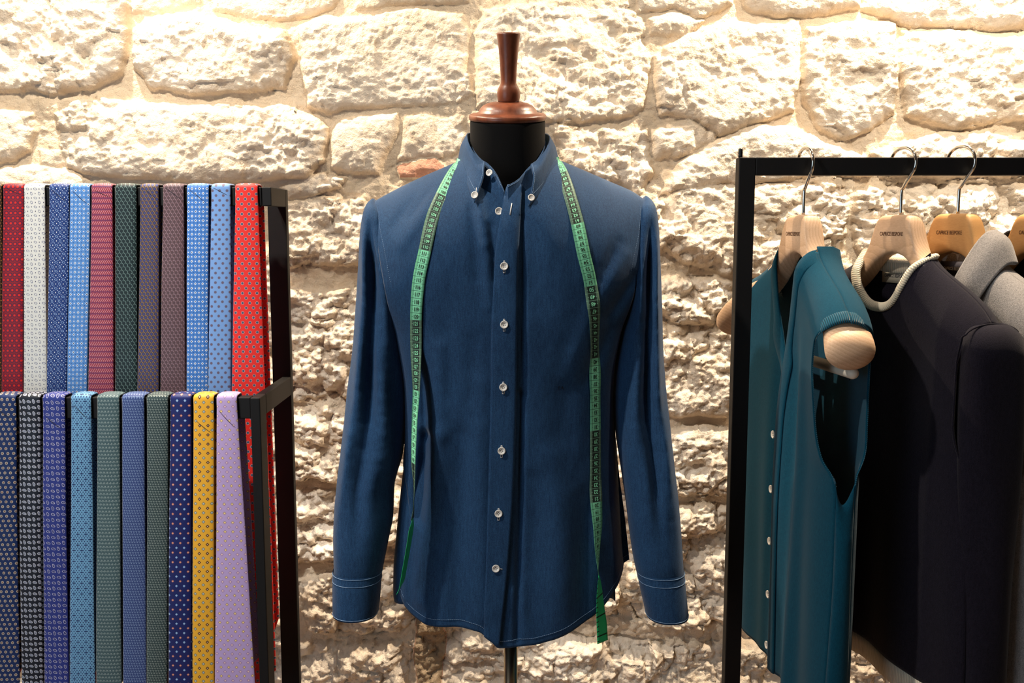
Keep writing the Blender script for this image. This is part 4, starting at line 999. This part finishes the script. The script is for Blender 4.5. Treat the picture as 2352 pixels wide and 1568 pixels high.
# ---- teal waistcoat -----------------------------------------------------------
teal = knit('teal_wool', srgb(1, 44, 66), srgb(12, 78, 100), sheen=.08); tealrib = ribknit('teal_rib', srgb(4, 56, 78), srgb(22, 94, 116), 330)
vest = thing('knitted_waistcoat', 'teal sleeveless knitted waistcoat with pearl buttons, open V neck, nearest the rack post', 'waistcoat', hw(C1, T1, 0, 0, -.3))
def fp(u_max, e): return lambda u, z: np.clip(1-(np.abs(u)/u_max)**e, 0, 1)**.5
uin_v = S([(-1, .0), (-.345, .0), (-.30, .004), (-.2, .026), (-.10, .048), (-.05, .056), (-.02, .058)])
uout_v = S([(-1, .205), (-.75, .208), (-.50, .214), (-.42, .214), (-.392, .211), (-.36, .186), (-.31, .174), (-.24, .176), (-.19, .190), (-.155, .214), (-.12, .226)])
uout_vb = S([(-1, .205), (-.75, .208), (-.50, .214), (-.42, .214), (-.392, .211), (-.36, .200), (-.31, .194), (-.24, .194), (-.19, .202), (-.155, .216), (-.12, .226)])
zbv = lambda u: -.775+.02*np.abs(u)/.2
def wv(u, z): return .004*np.sin(u*55+z*2)*sstep(-.2, -.6, z)+.004*np.sin(u*22+1.0)*sstep(-.15, -.5, z)-.010*np.exp(-((u-.075-.03*z)/.022)**2)*sstep(-.12, -.3, z)+.008*np.exp(-((u-.125-.05*z)/.02)**2)*sstep(-.15, -.35, z)
Fv = lambda u, z: (.031+.022*(np.abs(u)/.2)**2*sstep(-.4, -.2, z)+.004*sstep(-.2, -.5, z))*np.clip(1-(np.abs(u)/(.222+.05*sstep(-.385, -.33, z)))**5, .0, 1)**.5
Fvf = lambda u, z: Fv(u, z)*.62
Fvb = lambda u, z: .043*np.clip(1-(np.abs(u)/(.222+.06*sstep(-.385, -.33, z)))**5, 0, 1)**.5
for side in (1, -1):
    lim = (lambda fn: fn) if side == 1 else (lambda fn: (lambda z: np.minimum(fn(z), .160)))
    G, u, z = panel(C1, T1, side, (lambda z: uin_v(z)+.008) if side == 1 else (lambda z: uin_v(z)-.014*sstep(-.30, -.345, z)), lim(uout_v), zbv, Fv if side == 1 else Fvf, 1, wav=wv if side == 1 else (lambda u, z: wv(u*1.3+.1, z)*.8), rid=.05)
    mb = MB(); mb.grid(G, uv=np.stack([u, z], -1), flip=side < 0); mb.build('waistcoat_front', teal.m, vest, solid=.0022, offset=0)
    # button band along the front edge and collarless neck
    band = []; nb = 150; idx = np.linspace(0, G.shape[0]-1, nb).astype(int)
    for i in idx:
        p0, p1 = G[i, 0], G[i, 4]; d = p1-p0; d = d/np.linalg.norm(d); o_ = hw(np.zeros(3), T1, 0, .0032, 0)
        band.append([p0-d*.004+o_*.2, p0-d*.002+o_, p0+d*.010+o_*1.2, p0+d*.022+o_*1.1, p0+d*.026+o_*.3])
    mb = MB(); mb.grid(np.array(band), uv=[[(j*.006, i*.005) for j in range(5)] for i in range(nb)]); mb.build('front_band', teal.m, vest, solid=.0012)
    # ribbed armhole
    e = np.concatenate([G[:, -1]]); zz = z[:, -1]; k = np.where((zz > -.400))[0]; arm = G[k, -1]; ins = G[k, -8]
    Gb, ub, zb_ = panel(C1, T1, side, lambda z: np.zeros_like(z), lim(uout_vb), zbv, Fvb, -1, zt=None, ns=60, rid=.05)
    zzb = zb_[:, -1]; kb = np.where(zzb > -.400)[0]; armb = Gb[kb, -1][::-1]; insb = Gb[kb, -8][::-1]
    A = np.concatenate([arm, armb]); B = np.concatenate([ins, insb]); uu = np.concatenate([[0], np.cumsum(np.linalg.norm(np.diff(A, axis=0), axis=1))])
    out_ = hw(np.zeros(3), T1, side*1.0, 0, 0); rows = []
    for q_, (a, b) in enumerate(zip(A, B)):
        d = b-a; d = d/(np.linalg.norm(d)+1e-9); o2 = out_*.0030+np.array([0, 0, .0014])
        rows.append([a-d*.003, a-d*.002+o2*.9, a+d*.005+o2*1.25, a+d*.013+o2*1.2, a+d*.020+o2*.8, a+d*.022])
    mb = MB(); mb.grid(np.array(rows), uv=[[(uu[i], j*.003) for j in range(6)] for i in range(len(A))], flip=side < 0); mb.build('armhole_rib', tealrib.m, vest)
    if side == 1: Gn = Gb
    else: Gf = Gb
    side_panel(C1, T1, side, G[:, -1], z[:, -1], Gb[:, -1], zzb, -.392, teal, vest)
def back_panel(c, th, uout, zb, Ff, name, mat, parent, neck=.056, nz=-.075, wav=None, far=None):
    ztb = lambda u: np.where(np.abs(u) < neck, nz+(ztop_g(np.full_like(u, neck))-nz)*(np.abs(u)/neck)**3, ztop_g(u))
    Gs = []
    for side in (1, -1):
        G, u, z = panel(c, th, side, lambda z: np.zeros_like(z), uout if side == 1 or far is None else (lambda z: np.minimum(uout(z), far)), zb, Ff, -1, ns=60, zt=ztb, wav=wav, rid=.03)
        Gs.append((G, u*side, z))
    G = np.concatenate([Gs[1][0][:, ::-1], Gs[0][0][:, 1:]], 1); u = np.concatenate([Gs[1][1][:, ::-1], Gs[0][1][:, 1:]], 1); z = np.concatenate([Gs[1][2][:, ::-1], Gs[0][2][:, 1:]], 1)
    mb = MB(); mb.grid(G, uv=np.stack([u, z], -1), flip=True); return mb.build(name, mat.m, parent, solid=.0022, offset=0)
back_panel(C1, T1, uout_vb, zbv, Fvb, 'waistcoat_back', teal, vest, far=.160)
for x_, y_ in ((1791, 996), (1787, 1121), (1779, 1240), (1771, 1362), (1764, 1478)):
    # on the far front, just beyond the near edge
    Yb_ = C1[1]+.012; q = P(x_, y_, Yb_); t_ = MB()
    zl = q[2]-C1[2]; ff_ = float(Fvf(np.array(.0), np.array(zl)))+float(wv(.0*1.3+.1, np.array(zl)))*.8
    q = hw(C1, T1, -.012, ff_+.0085, zl)
    button(vest, q, .0068, tuple(hw(np.zeros(3), T1, 0, 1, 0)))
# neck label
lb = [[hw(C1, T1, u_, -.036+.004, z_) for u_ in (-.016, 0, .016)] for z_ in (-.082, -.108)]
mb = MB(); mb.grid(np.array(lb)); mb.build('neck_label', label_w.m, vest, solid=.0006)

# ---- navy sweater ---------------------------------------------------------------
navy = knit('navy_wool', srgb(9, 8, 17), srgb(33, 30, 43), 850, .10); navyrib = ribknit('navy_rib', srgb(14, 13, 22), srgb(34, 32, 46), 260)
cream = Mat('cream_wool', srgb(226, 216, 194), .95, sheen=.3, spec=.1); _n = cream.noise(cream.objco(), 1500, 2, .7); cream.bump(_n, .0005, .7)
creamrib = ribknit('cream_rib', srgb(206, 192, 168), srgb(230, 220, 200), 280)
sw = thing('crew_neck_sweater', 'navy knitted sweater with ribbed cream trim at the round neck', 'sweater', hw(C2, T2, 0, 0, -.3))
ncut = .074
zneck_f = lambda u: np.where(np.abs(u) < ncut, -.150+.094*np.clip(np.abs(u)/ncut, 0, 1)**2.6, ztop_g(u))
uz = lambda z: np.zeros_like(z)
uout_s = S([(-1, .238), (-.74, .240), (-.5, .236), (-.40, .226), (-.30, .208), (-.22, .206), (-.16, .218), (-.1, .226)])
Fs = lambda u, z: (.036+.018*np.clip(np.abs(u)/.16, 0, 1)**2+.010*sstep(-.2, -.5, z))*np.clip(1-(np.abs(u)/(.248+.04*sstep(-.36, -.30, z)))**5, 0, 1)**.5
ws = lambda u, z: .006*np.sin(u*34+z*2)*sstep(-.2, -.6, z)
zbs = lambda u: -.715+0*u
fronts = []
for side in (1, -1):
    G, u, z = panel(C2, T2, side, uz, uout_s, zbs, Fs, 1, ns=60, zt=zneck_f, wav=ws); fronts.append((G, u*side, z))
G = np.concatenate([fronts[1][0][:, ::-1], fronts[0][0][:, 1:]], 1); u = np.concatenate([fronts[1][1][:, ::-1], fronts[0][1][:, 1:]], 1); z = np.concatenate([fronts[1][2][:, ::-1], fronts[0][2][:, 1:]], 1)
mb = MB(); mb.grid(G, uv=np.stack([u, z], -1)); mb.build('sweater_front', navy.m, sw, solid=.0022, offset=0)
topf_ = G[-1]; ut = u[-1]; sel = np.abs(ut) <= ncut+.002
neck_front = topf_[sel]
back_panel(C2, T2, uout_s, zbs, lambda u, z: (.027+.012*np.clip(np.abs(u)/.2, 0, 1)**2)*np.clip(1-(np.abs(u)/.248)**4, 0, 1)**.5, 'sweater_back', navy, sw, neck=ncut, nz=-.080)
# cream collar trim: a ring of round ribs
kb = np.linspace(ncut, -ncut, 40)
bk = [hw(C2, T2, q_, -.024*math.sqrt(max(0, 1-(q_/ncut)**2))+float(fbend(q_)), -.077+.009*(abs(q_)/ncut)**3+.002) for q_ in kb]
ringp = np.concatenate([neck_front, np.array(bk)[1:-1]]); ringp = crv(np.vstack([ringp[::3], ringp[:1]]), 1500)
_s = np.concatenate([[0], np.cumsum(np.linalg.norm(np.diff(ringp, axis=0), axis=1))]); ringp = np.stack([np.interp(np.linspace(0, _s[-1], 900), _s, ringp[:, k]) for k in range(3)], 1)
def rib_ring(mb, pts, r0, n=12, turns=150, flat=1.0):
    T_ = np.gradient(pts, axis=0); T_ /= np.linalg.norm(T_, axis=1)[:, None]; rows = []; s_ = np.linspace(0, 1, len(pts))
    cen = pts.mean(0)
    for i, p in enumerate(pts):
        o_ = p-cen; o_ -= T_[i]*o_.dot(T_[i]); o_ /= np.linalg.norm(o_)+1e-9; w_ = np.cross(T_[i], o_); row = []
        for k_ in range(n):
            a_ = 2*math.pi*k_/n; rr_ = r0*(1+.075*math.sin(s_[i]*turns*6.283+a_*1.6)); row.append(p+(math.cos(a_)*o_*1.2+math.sin(a_)*w_*.75)*rr_)
        rows.append(row)
    mb.grid(np.array(rows), cv=True)
mb = MB(); rib_ring(mb, ringp, .0066, 12, 120); mb.build('collar_trim', cream.m, sw)
# cream inside of the back collar
rows = [[hw(C2, T2, q_, (-.021-.001*j)*math.sqrt(max(0, 1-(q_/ncut)**2))+.001, -.074-.008*j+.009*(abs(q_)/ncut)**3) for j in range(4)] for q_ in kb]
mb = MB(); mb.grid(np.array(rows), uv=[[(i*.0035, j*.01) for j in range(4)] for i in range(40)]); mb.build('inner_collar', creamrib.m, sw, solid=.001)
# navy rib just outside the trim
rows = []; i0 = 0
for i in range(0, len(ringp), 2):
    p = ringp[i]; cen = ringp.mean(0); o_ = p-cen; o_ = o_/np.linalg.norm(o_)
    loc = p-C2; uu_ = loc[0]*math.sin(T2)-loc[1]*math.cos(T2); isf = i < len(ringp)*.66
    rows.append((p, o_))
yl = hw(C2, T2, 0, -.036, -.088); mb = MB()
lb = [[hw(C2, T2, u_, -.0235, z_) for u_ in np.linspace(-.062, -.004, 4)] for z_ in (-.090, -.114)]
mb.grid(np.array(lb)); lbl = mb.build('neck_label', label_m.m, sw, solid=.0008)
vv, ff = text_mesh('CAPRICE BESPOKE'); mb = MB(); mb.add([hw(C2, T2, -.033+tx*.0056, -.0227, -.1045+ty*.0078) for tx, ty in vv], ff); o_ = mb.build('label_lettering', label_k.m, None, smooth=False); o_.parent = lbl
# cream band at the hem
for fr, Ff_, nm in ((1, Fs, 'hem_trim'),):
    bot = G[0]; rows = []
    for i in range(len(bot)):
        p = bot[i]; rows.append([p+np.array([0, 0, -.0]), p+np.array([0, 0, -.012]), p+np.array([0, 0, -.026]), p+np.array([0, 0, -.034])])
    mb = MB(); mb.grid(np.array(rows), uv=[[(i*.004, j*.01) for j in range(4)] for i in range(len(bot))], flip=True); mb.build('hem_trim', creamrib.m, sw, solid=.0022)
def hang_sleeve(c, th, side, mat, parent, u0=.206, z0=-.158, zend=-.72, name='sleeve', cuffm=None, lean=.02, rf=.052, ru=.040, fwd=.0, seam=None):
    rows = []; uv = []; n = 40; zs_ = np.concatenate([z0-np.linspace(0, 1, 14)**2*.05, np.linspace(z0-.05, zend, 90)[1:]])
    for z_ in zs_:
        q_ = min(1, (z0-z_)/.05); g = math.sqrt(max(0, 1-(1-q_)**2)); dn = (z0-z_)/(z0-zend)
        cu = u0+.012*g+lean*dn; a_ = ru*(.25+.75*g)*(1-.25*dn); b_ = rf*(.35+.65*g)*(1-.28*dn)
        t = np.linspace(0, 2*math.pi, n, endpoint=False)
        w_ = 1+.05*np.sin(t*3+z_*9)*g+.03*np.sin(t*5-z_*14)*g
        rows.append(hw(c, th, side*(cu+a_*np.cos(t)*w_), fbend(min(cu, .222))-.004*1+fwd*dn+b_*np.sin(t)*w_, np.full(n, z_)+.010*g*np.clip(-np.cos(t), 0, 1)*(1-min(1, dn*6))))
        uv.append(np.stack([t*.05, np.full(n, z_)], 1))
    mb = MB(); R_ = np.array(rows); mb.grid(R_, cv=True, uv=np.array(uv), flip=side < 0); k_ = len(mb.v); cc_ = R_[0].mean(0)
    mb.v.append(tuple(cc_)); mb.uv.append((0, 0)); mb.f += [(k_, (j+1) % n, j) for j in range(n)]
    o = mb.build(name, mat.m, parent)
    if seam is not None:
        t = np.linspace(math.pi*.02, math.pi*.98, 40); pts = []
        tt_ = np.linspace(-.2, math.pi+.2, 50)
    return o
for side in (1, -1): hang_sleeve(C2, T2, side, navy, sw)
# raised armhole seam of the near sleeve
def arm_seam(c, th, side, uo, Ff, Fb, mat, parent, r=.0011, zlo=-.36):
    a = [];
    for z_ in np.linspace(zlo, -.175, 24): u_ = float(uo(z_)); a.append(hw(c, th, side*(u_+.001), float(Ff(u_, z_))*1.0+float(fbend(u_))+.003, z_))
    top = float(uo(-.17)); 
    for k_ in np.linspace(0, math.pi, 14)[1:-1]: a.append(hw(c, th, side*(top+.004), float(Ff(top, -.17))*math.cos(k_)+float(fbend(top))+.003*math.cos(k_), -.176+.018*math.sin(k_)))
    for z_ in np.linspace(-.175, zlo, 16): u_ = float(uo(z_)); a.append(hw(c, th, side*(u_+.001), -float(Fb(u_, z_))+float(fbend(u_))-.003, z_))
    mb = MB(); mb.tube(crv(a, 160), r, 6); mb.build('armhole_seam', mat.m, parent)
arm_seam(C2, T2, 1, uout_s, Fs, lambda u, z: .04, navy, sw, .0014)

# ---- grey cardigan ----------------------------------------------------------------
grey = knit('grey_melange_wool', srgb(104, 102, 102), srgb(164, 160, 158), 700, .3)
gc = thing('shawl_collar_cardigan', 'mid-grey melange knitted cardigan with a wide rolled shawl collar', 'cardigan', hw(C3, T3, 0, 0, -.3))
uin_c = S([(-1, .0), (-.40, .0), (-.3, .012), (-.15, .040), (-.05, .062), (-.02, .064)])
zbc = lambda u: -.72+0*u
for side in (1, -1):
    fs_ = 1 if side == 1 else .55
    G, u, z = panel(C3, T3, side, uin_c, uout_s if side == 1 else (lambda z: np.minimum(uout_s(z), .19)), zbc, (lambda u, z: Fs(u, z)*fs_), 1, wav=ws)
    mb = MB(); mb.grid(G, uv=np.stack([u, z], -1), flip=side < 0); mb.build('cardigan_front', grey.m, gc, solid=.0026, offset=0)
    inner = [hw(C3, T3, side*a, b*(fs_ if b > 0 else 1), cz) for a, b, cz in ((.0, -.045, -.036), (.035, -.042, -.031), (.058, -.018, -.028), (.061, .010, -.036), (.054, .036, -.075), (.041, .054, -.130), (.022, .062, -.230), (.004, .066, -.360))]
    midc = [hw(C3, T3, side*a, b*(fs_ if b > 0 else 1), cz) for a, b, cz in ((.0, -.058, -.054), (.048, -.056, -.048), (.080, -.022, -.044), (.086, .010, -.050), (.082, .046, -.090), (.070, .066, -.142), (.044, .074, -.245), (.014, .074, -.375))]
    oute = [hw(C3, T3, side*a, b*(fs_ if b > 0 else 1), cz) for a, b, cz in ((.0, -.060, -.086), (.056, -.058, -.083), (.098, -.024, -.080), (.104, .008, -.083), (.102, .042, -.116), (.092, .060, -.160), (.062, .066, -.262), (.024, .068, -.392))]
    Gc = loft([inner, midc, oute], 90, 18)
    mb = MB(); mb.grid(Gc, uv=[[(i*.004, j*.004) for j in range(18)] for i in range(90)], flip=side > 0); mb.build('shawl_collar', grey.m, gc, solid=.005, offset=0)
back_panel(C3, T3, uout_s, zbc, lambda u, z: .045*np.clip(1-(np.abs(u)/.248)**4, 0, 1)**.5, 'cardigan_back', grey, gc, neck=.064, nz=-.070)
for side in (1, -1): hang_sleeve(C3, T3, side, grey, gc, rf=.050 if side == 1 else .030, ru=.044, u0=.206 if side == 1 else .18)
greyd = Mat('grey_seam', srgb(62, 60, 62), .95); arm_seam(C3, T3, 1, uout_s, Fs, lambda u, z: .04, greyd, gc, .0013)
lbl_rows = [[hw(C3, T3, u_, -.034, z_) for u_ in np.linspace(-.062, -.006, 4)] for z_ in (-.080, -.104)]
mb = MB(); mb.grid(np.array(lbl_rows)); lbl = mb.build('neck_label', label_k.m, gc, solid=.0008)
mb = MB(); mb.add([hw(C3, T3, -.034+tx*.0054, -.0332, -.0945+ty*.0075) for tx, ty in vv], ff); o_ = mb.build('label_lettering', label_m.m, None, smooth=False); o_.parent = lbl
# ---- black garment at the edge ------------------------------------------------------
blk = knit('black_wool', srgb(14, 13, 17), srgb(28, 26, 31), 1100, .08)
bg = thing('black_cardigan', 'black knitted garment at the right edge, on the last hanger beside the grey cardigan', 'cardigan', hw(C4, T4, 0, 0, -.3))
for side in (1, -1):
    G, u, z = panel(C4, T4, side, uin_c, uout_s, zbc, Fs, 1, wav=ws)
    mb = MB(); mb.grid(G, uv=np.stack([u, z], -1), flip=side < 0); mb.build('cardigan_front', blk.m, bg, solid=.0026, offset=0)
    inner = [hw(C4, T4, side*a, b, cz) for a, b, cz in ((.0, -.045, -.036), (.035, -.042, -.031), (.058, -.018, -.028), (.061, .010, -.036), (.054, .036, -.075), (.041, .054, -.130), (.022, .062, -.230), (.004, .066, -.360))]
    oute = [hw(C4, T4, side*a, b, cz) for a, b, cz in ((.0, -.062, -.080), (.060, -.060, -.076), (.096, -.026, -.078), (.102, .008, -.082), (.100, .042, -.114), (.080, .060, -.170), (.050, .068, -.262), (.020, .070, -.384))]
    Gc = loft([inner, [a*.5+b*.5+np.array([0, 0, .008]) for a, b in zip(inner, oute)], oute], 90, 12)
    mb = MB(); mb.grid(Gc, flip=side > 0); mb.build('collar', blk.m, bg, solid=.004, offset=0)
back_panel(C4, T4, uout_s, zbc, lambda u, z: .045*np.clip(1-(np.abs(u)/.248)**4, 0, 1)**.5, 'cardigan_back', blk, bg, neck=.064, nz=-.070)
for side in (1, -1): hang_sleeve(C4, T4, side, blk, bg)
# ================================================================== LIGHT
def spot(name, loc, to, power, size, blend, col, rad=.03):
    l = bpy.data.lights.new(name, 'SPOT'); l.energy = power; l.spot_size = math.radians(size); l.spot_blend = blend; l.color = col; l.shadow_soft_size = rad
    o = bpy.data.objects.new(name, l); COL.objects.link(o); o.location = loc
    o.rotation_euler = (Vector(to)-Vector(loc)).to_track_quat('-Z', 'Y').to_euler(); return o
def area(name, loc, to, power, sx, sy, col):
    l = bpy.data.lights.new(name, 'AREA'); l.energy = power; l.shape = 'RECTANGLE'; l.size = sx; l.size_y = sy; l.color = col
    o = bpy.data.objects.new(name, l); COL.objects.link(o); o.location = loc
    o.rotation_euler = (Vector(to)-Vector(loc)).to_track_quat('-Z', 'Y').to_euler(); return o
WARM = (1.0, .86, .68); NEU = (1.0, .95, .88)
spot('ceiling_spot_left', (-.95, 1.81, 2.8), (-.85, 2.12, 1.1), 135, 110, .6, (1, .81, .60), .02)
spot('added_wall_fill_left', (-.75, 1.0, 2.8), (-.85, 2.15, 2.1), 105, 56, 1.0, WARM, .06)  # added fill, no known fixture: evens the upper left wall, cone spares the lower part
spot('added_wall_fill_right', (.95, 1.0, 2.8), (1.05, 2.15, 2.05), 115, 58, 1.0, WARM, .06)  # added fill for the upper right wall, not a lamp known in the shop
spot('ceiling_spot_right', (.95, 1.81, 2.8), (.95, 2.12, 1.1), 190, 110, .6, (1, .81, .60), .02)
spot('track_spot_front_left', (-.95, .78, 2.78), (-.15, 1.45, 1.3), 94, 52, .9, (1, .91, .80), .04)
spot('added_wall_fill_middle', (.1, .9, 2.8), (.1, 2.15, 2.0), 48, 52, 1.0, WARM, .06)  # extra invented spot that only brightens the middle of the wall
spot('track_spot_ties', (-.75, .75, 2.78), (-.72, 1.5, 1.35), 75, 42, .9, NEU, .04)
spot('track_spot_front_right', (.75, 1.05, 2.78), (.62, 1.5, 1.3), 16, 60, .8, NEU, .04)
area('shop_window', (-1.7, -.5, 1.35), (0, 1.5, 1.15), 12, 1.0, 1.5, (.70, .86, 1.0))
w = bpy.data.worlds.new('room_air'); SC.world = w; w.use_nodes = True
w.node_tree.nodes['Background'].inputs[0].default_value = (.80, .78, .76, 1); w.node_tree.nodes['Background'].inputs[1].default_value = .035
SC.view_settings.view_transform = 'Standard'; SC.view_settings.look = 'None'; SC.view_settings.gamma = 1; SC.view_settings.exposure = .35
